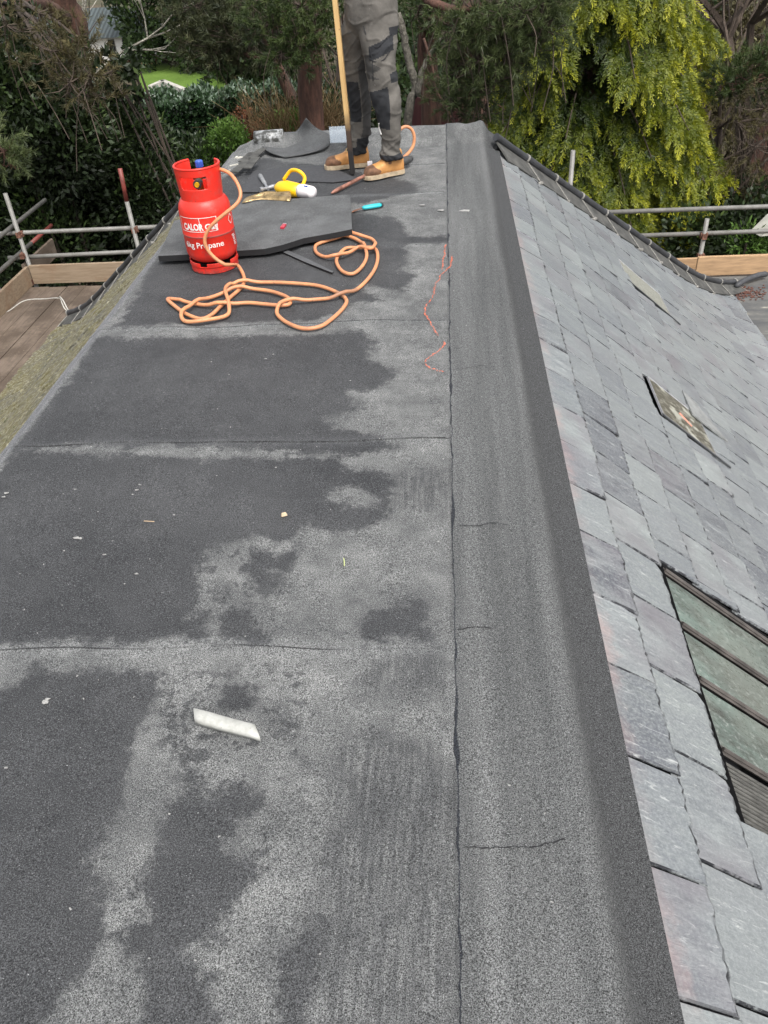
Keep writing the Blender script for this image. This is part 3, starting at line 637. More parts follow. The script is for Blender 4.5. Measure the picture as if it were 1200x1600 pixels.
# ------------------------------------------------------------------ felt pieces lying on the roof
def topped(name, poly, thick, mat, edge, label, cat, group=None):
    b = B(); b.slab(poly, thick); b.mi = [0, 1]+[1]*(len(b.f)-2)
    o = b.build(name, [mat, edge], None, origin=np.mean(poly, 0)-[0, 0, thick]); return tag(o, label, cat, group)
boardp = [at(x, y, z) for x, y, z in ((247,400,.05),(290,398,.05),(367,392,.05),(413,389,.05),(440,383,.053),(475,372,.056),(515,365,.056),(550,358,.056),(549,330,.056),(547,304,.054),(515,306,.053),(480,309,.052),(430,312,.05),(382,317,.05),(325,331,.05),(272,345,.05))]
topped('felt_faced_board', boardp, .030, felt_plain, black_m, 'large felt faced board with a black edge lying behind the red cylinder', 'board')
def coons(name, c0, c1, d0, d1, n, mat, thick, label, cat, wav=0., parent=None):
    f = lambda P: (lambda Q: [Q[int(round(i*(len(Q)-1)/n))] for i in range(n+1)])(catmull(P, 12))
    C0, C1, D0, D1 = f(c0), f(c1), f(d0), f(d1); V = []
    for j in range(n+1):
        for i in range(n+1):
            s, t = i/n, j/n
            q = (1-t)*C0[i]+t*C1[i]+(1-s)*D0[j]+s*D1[j]-((1-s)*(1-t)*C0[0]+s*(1-t)*C0[n]+(1-s)*t*C1[0]+s*t*C1[n])
            V.append(q+np.array([0, 0, wav*math.sin(s*7+t*3)*math.sin(t*6)]))
    b = B(); b.add(V, [(j*(n+1)+i, j*(n+1)+i+1, (j+1)*(n+1)+i+1, (j+1)*(n+1)+i) for j in range(n) for i in range(n)])
    o = b.build(name, mat, parent, smooth=True, origin=None if parent else np.array(c0[0])); s_ = o.modifiers.new('s', 'SOLIDIFY'); s_.thickness = thick; s_.offset = 1
    if len(mat if isinstance(mat, list) else [mat]) > 1: s_.material_offset_rim = 1
    return tag(o, label, cat) if label else o
Lp, Bp, Rp, Tp = at(404, 224, .035), at(446, 247, .006), at(525, 216, .05), at(478, 184, .21)
coons('curled_felt_sheet', [Lp, at(420, 238, .03), Bp], [Tp, at(495, 200, .13), Rp], [Lp, at(434, 224, .02), at(462, 207, .09), Tp], [Bp, at(480, 241, .01), at(508, 232, .02), Rp], 14, [felt_plain, felt_plain], .006, 'curled offcut of grey felt propped up near the far edge of the roof', 'felt offcut')
# flat patch of darker felt under the boots and a lifted seam edge
patch = simple('dark_felt_patch', (.045, .046, .05), .9, .25, 60)
topped('felt_patch', [at(x, y, .009) for x, y in ((375,300),(395,268),(440,262),(505,258),(530,266),(560,280),(520,285),(470,283),(445,300))], .005, patch, black_m, 'dark strip of loose felt lying under the hammer and the yellow bottle', 'felt offcut')
topped('felt_strip', [at(x, y, .0125) for x, y in ((433,386),(440,387),(480,404),(521,424),(519,426),(476,409),(436,391))], .006, simple('grey_strip', (.08, .082, .085), .7, .2, 30), black_m, 'thin grey offcut strip beside the orange hose coils', 'offcut')
# ------------------------------------------------------------------ tools
o_ = at(425, 288); ham = empty('hammer', (o_[0], o_[1], 0), 'claw hammer with a grey rubber grip lying beside the yellow bottle', 'hammer')
steel = simple('steel', (.45, .45, .46), .35, .2, 30, metal=.8); grip = simple('grey_grip', (.20, .205, .21), .6, .15, 40)
a, c, e_ = at(406, 274, .02), at(414, 287, .02), at(419, 296, .02)
p = B(); p.tube([a, a+(c-a)*.1, (a+c)/2, c], [.012, .016, .0145, .013], 12); p.build('grip', grip, ham, smooth=True)
p = B(); p.tube([c, e_], .009, 10); p.build('neck', steel, ham)
p = B(); h1, h2 = at(406, 297, .025), at(446, 287, .02)
p.tube([h1, h1+(h2-h1)*.1, h1+(h2-h1)*.12, h1+(h2-h1)*.35, h1+(h2-h1)*.5, h1+(h2-h1)*.75, h2], [.017, .017, .011, .012, .016, .010, .004], 12); p.build('head', steel, ham, smooth=False)
c0 = at(455, 297, 0); jug = empty('plastic_bottle', (c0[0], c0[1], 0), 'yellow plastic bottle with a loop handle and white end lying on its side', 'bottle')
a, c = at(430, 292, .045), at(470, 298, .05); ax_ = (c-a)
p = B(); p.tube([a, a+ax_*.05, a+ax_*.2, a+ax_*.45, a+ax_*.8, c], [.006, .022, .045, .056, .050, .043], 20, flat=.85); p.build('body', yel, jug, smooth=True)
p = B(); p.tube(catmull([a+ax_*.35+[0, .02, .045], a+ax_*.55+[.02, .03, .10], c+[.0, .03, .105], c+[.03, .02, .07], c+[.015, .005, .03]], 6), .011, 10); p.build('handle', yel, jug, smooth=True)
wp = simple('white_plastic', (.72, .68, .68), .5, .08, 20)
p = B(); d_ = ax_/np.linalg.norm(ax_); p.tube([c-d_*.005, c+d_*.02, c+d_*.085, c+d_*.10, c+d_*.102], [.043, .045, .040, .036, .0], 20, flat=.9); p.build('end_cap', wp, jug, smooth=True)
p = B(); p.box(c+d_*.05+[0, -.02, .036], (.03, .004, .01), axes(d_)); p.build('printed_mark', bluep, jug)
foil = simple('bronze_foil', (.42, .30, .15), .28, .6, 22, metal=.7, bump=1.)
coons('bronze_offcut', [at(378, 317, .06), at(384, 309, .072), at(400, 303, .08)], [at(453, 314, .058), at(455, 307, .07), at(453, 299, .078)], [at(378, 317, .06), at(405, 313, .056), at(430, 312, .056), at(453, 314, .058)], [at(400, 303, .08), at(418, 300, .085), at(436, 299, .085), at(453, 299, .078)], 10, foil, .003, 'crumpled bronze coloured metal offcut lying on the board edge by the hammer', 'metal offcut', .006)
a, c, e_ = at(566, 325, .02), at(596, 320, .02), at(552, 330, .012); o0 = at(575, 325)
kn = empty('trowel_knife', (o0[0], o0[1], 0), 'narrow knife with a turquoise handle lying at the corner of the felt board', 'knife')
p = B(); p.tube([a, a+(c-a)*.1, a+(c-a)*.5, a+(c-a)*.9, c], [.010, .016, .018, .017, .010], 14, flat=.7); p.build('handle', simple('turquoise', (.03, .45, .50), .4, .12, 18), kn, smooth=True)
p = B(); p.tube([c, c+(c-a)*.09], [.015, .010], 12); p.build('end_cap', gun, kn)
rustm = simple('rusty_steel', (.22, .10, .06), .6, .6, 30, metal=.3)
p = B(); p.slab([a+[0, .008, 0], a-[0, .008, 0], e_-[0.01, .018, 0], e_+[0, .018, 0]], .002); p.build('blade', rustm, kn)
lt = at(443, 356, .052); p = B(); d_ = axes(at(446, 352, .05)-at(440, 360, .05)); p.box(lt+[0, 0, .008], (.055, .022, .013), d_)
p2 = p; tagobj = empty('lighter', (lt[0], lt[1], .051), 'small red lighter lying on the felt faced board', 'lighter')
p.build('body', simple('dark_red', (.42, .03, .05), .35, .2, 20), tagobj, bevel=.003); p = B(); p.box(lt+d_@np.array([.032, 0, 0])+[0, 0, .008], (.010, .02, .012), d_); p.build('metal_top', steel, tagobj, bevel=.002)
t0_, t1_, t2_ = at(521, 300, .018), at(575, 272, .035), at(636, 250, .05)
tor = empty('gas_torch', (t1_[0], t1_[1], 0), 'long rusty gas torch lying between the tan boots', 'gas torch')
p = B(); p.tube([t0_+(t0_-t1_)*.06, t0_, t0_+(t1_-t0_)*.12, t1_, t1_+(t2_-t1_)*.6], [.004, .010, .013, .010, .009], 10); p.build('lance', simple('torch_pipe', (.30, .14, .10), .5, .7, 18, metal=.3), tor, smooth=True)
p = B(); p.tube([t1_+(t2_-t1_)*.55, t1_+(t2_-t1_)*.65, t2_, t2_+(t2_-t1_)*.12], [.012, .024, .028, .018], 12); p.build('handle', gun, tor, smooth=True)
p = B(); q = at(578, 256, .07); p.box(q, (.032, .01, .034), rotz(.3)); p.build('valve_label', wp, tor, bevel=.002); p = B(); q = at(580, 262, .045); p.box(q, (.045, .03, .03), rotz(.3)); p.build('valve_body', bluep, tor, bevel=.004)
hp = [atY(631, 246, 5.66), atY(640, 237, 5.68), atY(646, 226, 5.70), atY(647, 212, 5.71), atY(642, 201, 5.71), atY(633, 198, 5.70), atY(625, 203, 5.68), atY(621, 215, 5.66)]
hp = [at(622, 256, .03)]+hp+[atY(618, 235, 5.68)]
p = B(); p.tube(catmull(hp, 6), .0105, 10); tag(p.build('torch_hose', hose_m.m, None, smooth=True, origin=hp[0]), 'orange hose arching up behind the right trouser leg', 'hose')
# plastic trim in the foreground
a, c = at(306, 1124, 0), at(404, 1150, 0); ax = axes((c-a)[:3]*[1, 1, 0]); L = np.linalg.norm((c-a)[:2]); V = []; prf = [(-.0145, 0), (-.0142, .011), (-.011, .0155), (0, .0165), (.011, .0155), (.0142, .011), (.0145, 0)]
ts = np.linspace(0, 1, 9)
for t in ts:
    for (yy_, zz_) in prf:
        cut = -.012*(1-t)*(yy_/.017)+.016*t*(-yy_/.017); x = L*t+cut+jit(.0006)
        V.append(a+ax@np.array([x, yy_*(1+.04*math.sin(t*5)), zz_*(1-.12*t+.06*math.sin(t*9))])+[0, 0, .006])
b = B(); k = len(prf); b.add(V, [(j*k+i, j*k+i+1, (j+1)*k+i+1, (j+1)*k+i) for j in range(len(ts)-1) for i in range(k-1)])
tm = M('aged_white_plastic', .55); n1 = tm.noise(30, 5, .7); n2 = tm.noise(140, 3, .7); c_ = tm.mix(tm.rng(n1, .4, .65), (.46, .46, .43), (.33, .33, .30)); c_ = tm.mix(tm.rng(n2, .66, .74, 0, .8), c_, (.16, .13, .10)); tm.col(c_); tm.bump(n1, .3, .003)
o = b.build('plastic_trim', tm.m, None, smooth=True, origin=(a[0], a[1], 0)); s_ = o.modifiers.new('s', 'SOLIDIFY'); s_.thickness = .0022
tag(o, 'weathered white plastic trim offcut lying on the felt in the foreground', 'trim offcut')
q = at(444, 805, .006); p = B(); p.box(q+[0, 0, .004], (.020, .013, .010), rotz(.4), taper=.6); tag(p.build('stone_chip', simple('tan_chip', (.55, .42, .28), .8, .2, 90), None, bevel=.002, origin=q), 'small tan chip of stone lying alone on the dark felt', 'chip')
for (x1, y1, x2, y2, c_, lb) in ((537, 872, 538, 884, (.42, .46, .20), 'short green stalk lying on the pale felt'), (225, 814, 241, 815, (.38, .28, .18), 'short brown twig lying on the dark felt at the left')):
    p = B(); p.tube([at(x1, y1, .008), at((x1+x2)/2+.5, (y1+y2)/2, .010), at(x2, y2, .008)], .0016, 6); tag(p.build('twig', simple('twigm', c_, .8), None, origin=at(x1, y1, .007)), lb, 'twig')
fl = B()
for (x, y, s) in ((70,1096,7),(74,1092,4),(9,1199,3),(207,772,2),(213,765,3),(218,757,2),(10,770,4),(6,776,3),(120,840,5),(125,841,4),(163,866,3),(213,896,3),(117,764,2),(272,804,2),(427,553,2),(415,560,2),(431,730,2),(233,1497,2),(100,860,2),(330,565,1.5),(500,1490,2),(660,320,5),(690,328,6),(728,329,9),(560,655,2),(305,1500,2)):
    c = at(x, y, .0075); d = s/1255*np.linalg.norm(c-CAMP)*1.0; n = 7; ph = jit(3)
    poly = [c+[d*(.4+.6*RNG.random())*math.cos(ph+q*6.28/n)*1.3, d*(.4+.6*RNG.random())*math.sin(ph+q*6.28/n)*.7, 0] for q in range(n)]
    fl.slab(poly, .0015)
for i in range(150):
    x, Y = RNG.uniform(-1.5, .25), RNG.uniform(.5, 6); c = np.array([x, Y, .0075+.006*(x > 0)]); fl.box(c, (RNG.uniform(.0015, .006), RNG.uniform(.001, .003), .0015), rotz(jit(3)))
tag(fl.build('grit', simple('white_grit', (.30, .295, .28), .9, .4, 200), None, origin=(0, 0, 0)), 'pale grit, paint flecks and bird droppings scattered over the felt', 'grit', kind='stuff')
clr = M('clear_plastic', .12, (.55, .62, .68)); clr.b.inputs['Alpha'].default_value = .35
p = B(); P_ = [atY(x, y, Y) for x, y, Y in ((514, 198, 6.3), (546, 196, 6.3), (547, 222, 6.12), (516, 223, 6.12))]; p.slab(P_, .004); q = p.build('plastic_wrap', clr.m, None, origin=P_[3]); tag(q, 'piece of clear plastic wrap over the far ridge behind the wooden batten', 'plastic wrap')
# ------------------------------------------------------------------ batten held by the worker
tim = M('pale_timber', .7); n1 = tim.noise(6, 5, .6, tim.vmap((6, 6, .5))); z_ = tim.xyz()[2]
c = tim.mix(tim.rng(n1, .3, .7), (.68, .46, .20), (.48, .30, .12)); char = tim.math('ADD', z_, tim.math('MULTIPLY', tim.math('SUBTRACT', tim.noise(12, 4), .5), .12))
c = tim.mix(tim.rng(tim.noise(26, 2), .70, .74, 0, .7), c, (.2, .1, .04))
c = tim.mix(tim.rng(char, .40, .27), c, (.055, .035, .025)); c = tim.mix(tim.rng(char, .18, .13), c, (.016, .015, .015)); tim.col(c); tim.bump(n1, .3, .004)
P0, P1 = at(551, 271, .008), atY(523.5, 0, 5.5); dv = (P1-P0)/np.linalg.norm(P1-P0); PT = P0+dv*1.72; Rm = np.array(axes(dv, up=(0, -1, .001)))
p = B(); p.box((P0+PT)/2, (1.72, .030, .050), Rm); tag(p.build('wooden_batten', tim.m, None, bevel=.003, origin=P0), 'upright wooden batten with a tar blackened foot standing before the trouser legs', 'batten')
#SPLIT
# ------------------------------------------------------------------ worker
PO = np.array([-.44, 5.58, .01]); per = empty('person', PO, 'standing worker in grey work trousers and tan boots seen from the hips down', 'person')
def sm1(t): return t*t*(3-2*t)
def loft(b, rings, n=28):
    """rings: (cx,cy,cz, rx,ry, rot)"""
    vs = []
    for (cx, cy, cz, rx, ry, ro_) in rings:
        for k in range(n):
            a = 2*math.pi*k/n; x, y = rx*math.cos(a), ry*math.sin(a)
            vs.append((cx+x*math.cos(ro_)-y*math.sin(ro_), cy+x*math.sin(ro_)+y*math.cos(ro_), cz))
    m_ = len(rings); b.add(vs, [(i*n+k, i*n+(k+1) % n, (i+1)*n+(k+1) % n, (i+1)*n+k) for i in range(m_-1) for k in range(n)]+[tuple(range(n-1, -1, -1)), tuple((m_-1)*n+k for k in range(n))])
def interp_rings(keys, step=.02):
    keys = sorted(keys, key=lambda k: k[2]); P = catmull([np.array(k) for k in keys], 6); return [tuple(p) for p in P]
def remeshed(b, voxel, smooth_it=2):
    """union of overlapping closed pieces as ONE surface"""
    me = bpy.data.meshes.new('t'); me.from_pydata(b.v, [], b.f); o = bpy.data.objects.new('t', me); COL.objects.link(o)
    r_ = o.modifiers.new('r', 'REMESH'); r_.mode = 'VOXEL'; r_.voxel_size = voxel
    s_ = o.modifiers.new('s', 'SMOOTH'); s_.iterations = smooth_it; s_.factor = .5
    out = to_mesh_obj(o); bpy.data.objects.remove(o); return out
from mathutils import noise as mnoise
FD = R(194)      # facing direction (towards -x, a little towards the camera)
# leg B = nearer the camera on the right of the picture, leg A = further, on the left
# trouser rings: centre x,y,z, half width, half depth, rotation
kB = [(-.343,5.475,.112,.063,.068,0),(-.345,5.475,.145,.066,.070,0),(-.345,5.47,.20,.068,.070,0),(-.345,5.46,.30,.067,.075,0),(-.352,5.45,.42,.086,.085,0),(-.366,5.45,.51,.092,.088,0),(-.378,5.45,.60,.088,.092,0),(-.385,5.46,.70,.098,.100,0),(-.388,5.49,.80,.118,.115,0),(-.40,5.52,.90,.13,.12,0)]
kA = [(-.588,5.715,.098,.066,.068,0),(-.588,5.715,.13,.068,.070,0),(-.575,5.715,.19,.070,.070,0),(-.552,5.71,.25,.066,.068,0),(-.545,5.70,.33,.068,.072,0),(-.543,5.69,.42,.074,.08,0),(-.547,5.68,.52,.080,.086,0),(-.552,5.67,.62,.088,.092,0),(-.545,5.65,.72,.105,.105,0),(-.50,5.61,.82,.12,.12,0),(-.47,5.60,.90,.12,.12,0)]
b = B(); loft(b, interp_rings(kB)); loft(b, interp_rings(kA))
loft(b, interp_rings([(-.435,5.57,.79,.10,.11,R(18)),(-.43,5.565,.86,.152,.165,R(18)),(-.425,5.565,.95,.155,.175,R(18)),(-.425,5.565,1.02,.145,.165,R(18)),(-.425,5.565,1.08,.138,.155,R(18))]))
me = remeshed(b, .0062, 5); co = np.empty(len(me.vertices)*3, np.float32); me.vertices.foreach_get('co', co); co = co.reshape(-1, 3); nr = np.empty(len(me.vertices)*3, np.float32); me.vertices.foreach_get('normal', nr); nr = nr.reshape(-1, 3)
for i in range(len(co)):
    x, y, z = co[i]; leg = 1. if y < 5.57 else 3.
    v = Vector((x*3.2+leg, y*3.2, z*9+x*4)); d = mnoise.noise(v*1.1)*.008+mnoise.noise(Vector((x*9+leg, y*9, z*20+x*7)))*.0045
    bun = math.exp(-((z-.17)/.085)**2); d += bun*.017*(mnoise.noise(Vector((x*7+leg*3, y*7, z*26+x*16)))+.35*mnoise.noise(Vector((x*20, y*20, z*50+x*40))))
    kn = math.exp(-((z-.46)/.10)**2); d += kn*.010*mnoise.noise(Vector((x*7, y*6, z*19-x*22+leg)))
    th = math.exp(-((z-.74)/.10)**2); d += th*.010*mnoise.noise(Vector((x*8, y*6, z*16-x*14+leg)))
    cr = abs(mnoise.noise(Vector((x*5+leg*2, y*5, z*11-x*6)))); d += (.10-cr)*.05*(cr < .10)
    if z < .092: d -= .001
    co[i] += nr[i]*d
# draped pleat between the legs and the crotch seam
me.vertices.foreach_set('co', (co-PO.astype(np.float32)).ravel()); me.update()
fc = np.empty(len(me.polygons)*3, np.float32); me.polygons.foreach_get('center', fc); fc = fc.reshape(-1, 3)+PO; fn_ = np.empty(len(me.polygons)*3, np.float32); me.polygons.foreach_get('normal', fn_); fn_ = fn_.reshape(-1, 3)
mi = np.zeros(len(fc), np.int32)
for i, (x, y, z) in enumerate(fc):
    B_ = y < 5.578 if z < .8 else y < 5.52
    lx = x-np.interp(z, [k[2] for k in (kB if B_ else kA)], [k[0] for k in (kB if B_ else kA)])
    front = fn_[i][1] < .15
    if z < .148+.012*(not B_)*0: mi[i] = 1
    elif front and B_ and .30-.15*lx < z < .535+.25*lx and -.09 < lx < .018+.1*(z-.4): mi[i] = 1       # knee pad
    elif front and B_ and .70+.35*lx < z < .775+.35*lx and -.055 < lx < .09: mi[i] = 1
    elif front and B_ and .585 < z < .715 and -.085 < lx < -.025+.03*math.sin(z*90): mi[i] = 2
    elif front and B_ and .80 < z < .845 and lx > .075: mi[i] = 1
    elif B_ and .56 < z < .60+.2*lx and lx > .055: mi[i] = 1
    elif (not B_) and front and .30 < z < .54 and lx < .012: mi[i] = 1
    elif (not B_) and .0 < lx and .12 < z < .20: mi[i] = 1
    elif (not B_) and front and .02 < lx and z < .66 : mi[i] = 3
me.polygons.foreach_set('material_index', mi); me.polygons.foreach_set('use_smooth', np.ones(len(mi), bool))
def cloth(name, base, var=.35):
    q = M(name, .9, spec=.2); n1 = q.noise(7, 5, .65); n2 = q.noise(420, 2, .7); n3 = q.noise(45, 4, .75)
    c = q.mix(q.rng(n1, .3, .7), tuple(v*(1-var) for v in base), tuple(v*(1+var) for v in base)); c = q.mix(q.rng(n2, .3, .7, 0, .3), c, tuple(v*.6 for v in base)); c = q.mix(q.rng(n3, .70, .74, 0, .75), c, (.42, .41, .38)); q.col(c)
    q.bump(q.math('ADD', q.noise(26, 5, .7), q.math('MULTIPLY', n2, .08)), .5, .008); return q.m
g1 = cloth('grey_cloth', (.125, .116, .104)); g2 = cloth('dark_cloth', (.030, .031, .034)); g3 = cloth('worn_cloth', (.06, .058, .055)); g4 = cloth('mid_cloth', (.07, .068, .066))
tro = link('trousers', me, [g1, g2, g3, g4], per)
def strip3(pts, wd, name, mat, parent, r=True):
    b = B(); b.tube(catmull([np.array(p) for p in pts], 5), wd, 6); return b.build(name, mat, parent, smooth=True)
# pocket flap, seams and cuffs drawn as raised welts on the cloth
def onleg(lx, z, keys, off=.004, ang=-90):
    ks = sorted(keys, key=lambda k: k[2]); cx, cy, rx, ry = [float(np.interp(z, [k[2] for k in ks], [k[j] for k in ks])) for j in (0, 1, 3, 4)]
    s = max(-.98, min(.98, lx/rx)); return np.array([cx+lx, cy-(ry+off)*math.sqrt(1-s*s), z])
for pts in ([(-.055,.775),(.0,.755),(.05,.795),(.09,.815)], [(-.06,.70),(-.02,.682),(.03,.69),(.07,.73)], [(-.07,.86),(-.045,.74),(-.04,.66),(-.05,.58)]):
    strip3([onleg(lx, z, kB, .002) for lx, z in pts], .0022, 'seam', g2, tro)
p = B(); p.tube(catmull([onleg(-.062, .335, kB, .012), onleg(-.068, .315, kB, .014), onleg(-.060, .29, kB, .012), onleg(-.058, .27, kB, .008)], 5), [.004]*16, 6) if False else p.tube(catmull([onleg(-.060, .335, kB, .012), onleg(-.064, .315, kB, .014), onleg(-.058, .29, kB, .012), onleg(-.052, .27, kB, .008)], 5), .004, 6)
p.build('white_cord', wht, tro, smooth=True)
# boots
tanm = M('tan_leather', .6); n1 = tanm.noise(22, 5, .7); n2 = tanm.noise(70, 4, .7); c = tanm.mix(tanm.rng(n1, .35, .7), (.56, .27, .085), (.44, .20, .06)); c = tanm.mix(tanm.rng(n2, .62, .72, 0, .5), c, (.24, .12, .05)); tanm.col(c); tanm.bump(n1, .3, .004)
dirt = simple('scuffed_toe', (.15, .075, .04), .8, .5, 30); solem = simple('boot_sole', (.42, .33, .22), .8, .3, 40); lacem = simple('laces', (.45, .34, .18), .8, .2, 60)
def boot(hx, hy, ang, L):
    ca, sa = math.cos(ang), math.sin(ang); s = L/.30
    T_ = lambda x, y, z: (hx+x*s*ca-y*s*sa, hy+x*s*sa+y*s*ca, .012+z)
    st = [(-.004,.022,.085),(.004,.034,.105),(.03,.040,.128),(.07,.042,.135),(.10,.042,.132),(.13,.043,.115),(.16,.047,.094),(.20,.052,.080),(.235,.053,.076),(.262,.047,.070),(.282,.037,.058),(.294,.020,.036)]
    P = catmull([np.array(q) for q in st], 3); n = 20; vs = []
    for (x, w_, h_) in P:
        for k in range(n):
            a = 2*math.pi*k/n; cx, cz = math.cos(a), math.sin(a)
            e1 = math.copysign(abs(cx)**.75, cx); e2 = math.copysign(abs(cz)**.75, cz); vs.append(T_(x, w_*e1, max(.02, .02+(h_-.02)*(.42+.58*e2))))
    b = B(); m_ = len(P); b.add(vs, [(i*n+k, (i+1)*n+k, (i+1)*n+(k+1) % n, i*n+(k+1) % n) for i in range(m_-1) for k in range(n)]+[tuple(range(n)), tuple((m_-1)*n+k for k in range(n-1, -1, -1))])
    rr = []
    for (z, dx, rx, ry) in ((.05, .05, .046, .036), (.09, .052, .050, .038), (.12, .052, .052, .041), (.14, .054, .050, .042), (.150, .056, .048, .041)):
        c_ = T_(dx, 0, z); rr.append((c_[0], c_[1], c_[2], rx*s, ry*s, ang))
    loft(b, rr, 20); me = remeshed(b, .0055, 2); co = np.empty(len(me.vertices)*3, np.float32); me.vertices.foreach_get('co', co); co = co.reshape(-1, 3)
    for i in range(len(co)):
        x, y, z = map(float, co[i]); lx = ((x-hx)*ca+(y-hy)*sa)/s; d = mnoise.noise(Vector((x*25, y*25, z*25)))*.0022
        if .08 < lx < .17: d += .0022*math.sin(lx*190+z*30)
        co[i][2] += d
    me.vertices.foreach_set('co', (co-PO.astype(np.float32)).ravel()); me.update()
    fc = np.empty(len(me.polygons)*3, np.float32); me.polygons.foreach_get('center', fc); fc = fc.reshape(-1, 3)+PO
    lx = ((fc[:, 0]-hx)*ca+(fc[:, 1]-hy)*sa)/s
    me.polygons.foreach_set('material_index', ((lx > .205+.02*np.sin(fc[:, 2]*90)) | ((lx > .10) & (lx < .125) & (fc[:, 2] > .085))).astype(np.int32)); me.polygons.foreach_set('use_smooth', np.ones(len(fc), bool))
    bo = link('boot', me, [tanm.m, dirt], per)
    so = B(); out = [(-.010,.0),(-.006,.026),(.02,.041),(.07,.042),(.12,.040),(.17,.049),(.22,.055),(.262,.048),(.288,.036),(.302,.014)]
    ol = [(x, w_) for x, w_ in out]+[(x, -w_) for x, w_ in out[::-1][:-1]]
    for z0_, z1_, g_ in ((0, .008, 1.0), (.008, .026, 1.02)):
        pts0 = [T_(x, w_*g_, z0_-.002+(.004 if .08 < x < .12 else 0)) for x, w_ in ol]; pts1 = [T_(x, w_*g_, z1_-.002) for x, w_ in ol]; k = len(ol)
        so.add(pts0+pts1, [tuple(range(k)), tuple(range(2*k-1, k-1, -1))]+[(i, i+k, (i+1) % k+k, (i+1) % k) for i in range(k)])
    so.build('sole', solem, bo)
    la = B()
    for q in range(4):
        x0_ = .150-.017*q; zt = .100+.012*q; la.tube(catmull([T_(x0_, -.034, zt-.014), T_(x0_-.003, -.012, zt+.010), T_(x0_-.006, .012, zt+.010), T_(x0_-.008, .034, zt-.014)], 4), .0026, 6)
        la.tube([T_(x0_, -.03, zt-.006), T_(x0_-.014, .028, zt+.004)], .0024, 6)
    la.tube(catmull([T_(.10, -.01, .135), T_(.125, -.03, .142), T_(.12, -.05, .115), T_(.105, -.04, .12)], 5), .0025, 6); la.tube(catmull([T_(.10, .0, .135), T_(.13, .015, .135), T_(.15, .03, .10)], 5), .0025, 6)
    la.build('laces', lacem, bo)
boot(-.278, 5.515, math.atan2(-.12, -.232), .275); boot(-.515, 5.725, math.atan2(-.045, -.30), .30)
# upper body (above the frame of the photograph): one continuous skinned figure
skin = simple('skin', (.50, .29, .20), .55, .12, 30, bump=.1); hood = cloth('jacket_cloth', (.035, .038, .045))
fx, fy = math.cos(FD), math.sin(FD); sxv, syv = -fy, fx      # facing, and the person's left
def Q(f_, s_, z): return np.array([-.425+f_*fx+s_*sxv, 5.565+f_*fy+s_*syv, z])
def skinned(name, verts, edges, radii, mat, parent, lv=2):
    me = bpy.data.meshes.new(name); me.from_pydata([tuple(v-PO) for v in verts], edges, []); o = link(name, me, mat, parent)
    bm = bmesh.new(); bm.from_mesh(me); ly = bm.verts.layers.skin.verify()
    for v, r_ in zip(bm.verts, radii): v[ly].radius = (r_, r_) if np.isscalar(r_) else r_
    bm.verts.ensure_lookup_table(); bm.verts[0][ly].use_root = True; bm.to_mesh(me); bm.free()
    s_ = o.modifiers.new('k', 'SKIN'); s_.use_smooth_shade = True; u_ = o.modifiers.new('u', 'SUBSURF'); u_.levels = u_.render_levels = lv; return o
grip_z = 1.17; gpos = P0+dv*(grip_z/(-dv[2])*-1) if False else P0+(PT-P0)*(grip_z/1.72)
grip2 = P0+(PT-P0)*(.93+.45)/1.72
hip_, chest, neck, head = Q(0, 0, .95), Q(.0, 0, 1.32), Q(0, 0, 1.50), Q(.02, 0, 1.66)
def arm(side, sh, el, wr): return [Q(*sh), np.array(el), np.array(wr)]
shL, shR = Q(0, .19, 1.43), Q(0, -.19, 1.43)
g1p, g2p = P0+(PT-P0)*(1.12/1.72), P0+(PT-P0)*(1.30/1.72)
wrL = g1p+np.array([.06, .01, -.03]); wrR = g2p+np.array([.07, .03, .0])
elL, elR = (shL+wrL)/2+np.array([.07, -.06, -.10]), (shR+wrR)/2+np.array([.06, .05, -.12])
nodes = [hip_, Q(0, 0, 1.12), chest, neck, Q(.01, 0, 1.56), head, Q(.02, 0, 1.73), Q(0, .19, 1.43), elL, wrL, Q(0, -.19, 1.43), elR, wrR, Q(0, .09, .88), Q(0, -.09, .88), np.array([-.545, 5.69, .45]), np.array([-.36, 5.45, .45]), np.array([-.585, 5.715, .12]), np.array([-.345, 5.475, .12])]
rad = [(.12, .09), (.12, .09), (.13, .10), .055, .055, .082, .06, .05, .038, .027, .05, .038, .027, .07, .07, .05, .05, .035, .035]
eds = [(0, 1), (1, 2), (2, 3), (3, 4), (4, 5), (5, 6), (2, 7), (7, 8), (8, 9), (2, 10), (10, 11), (11, 12), (0, 13), (0, 14), (14, 15), (13, 16), (15, 17), (16, 18)]
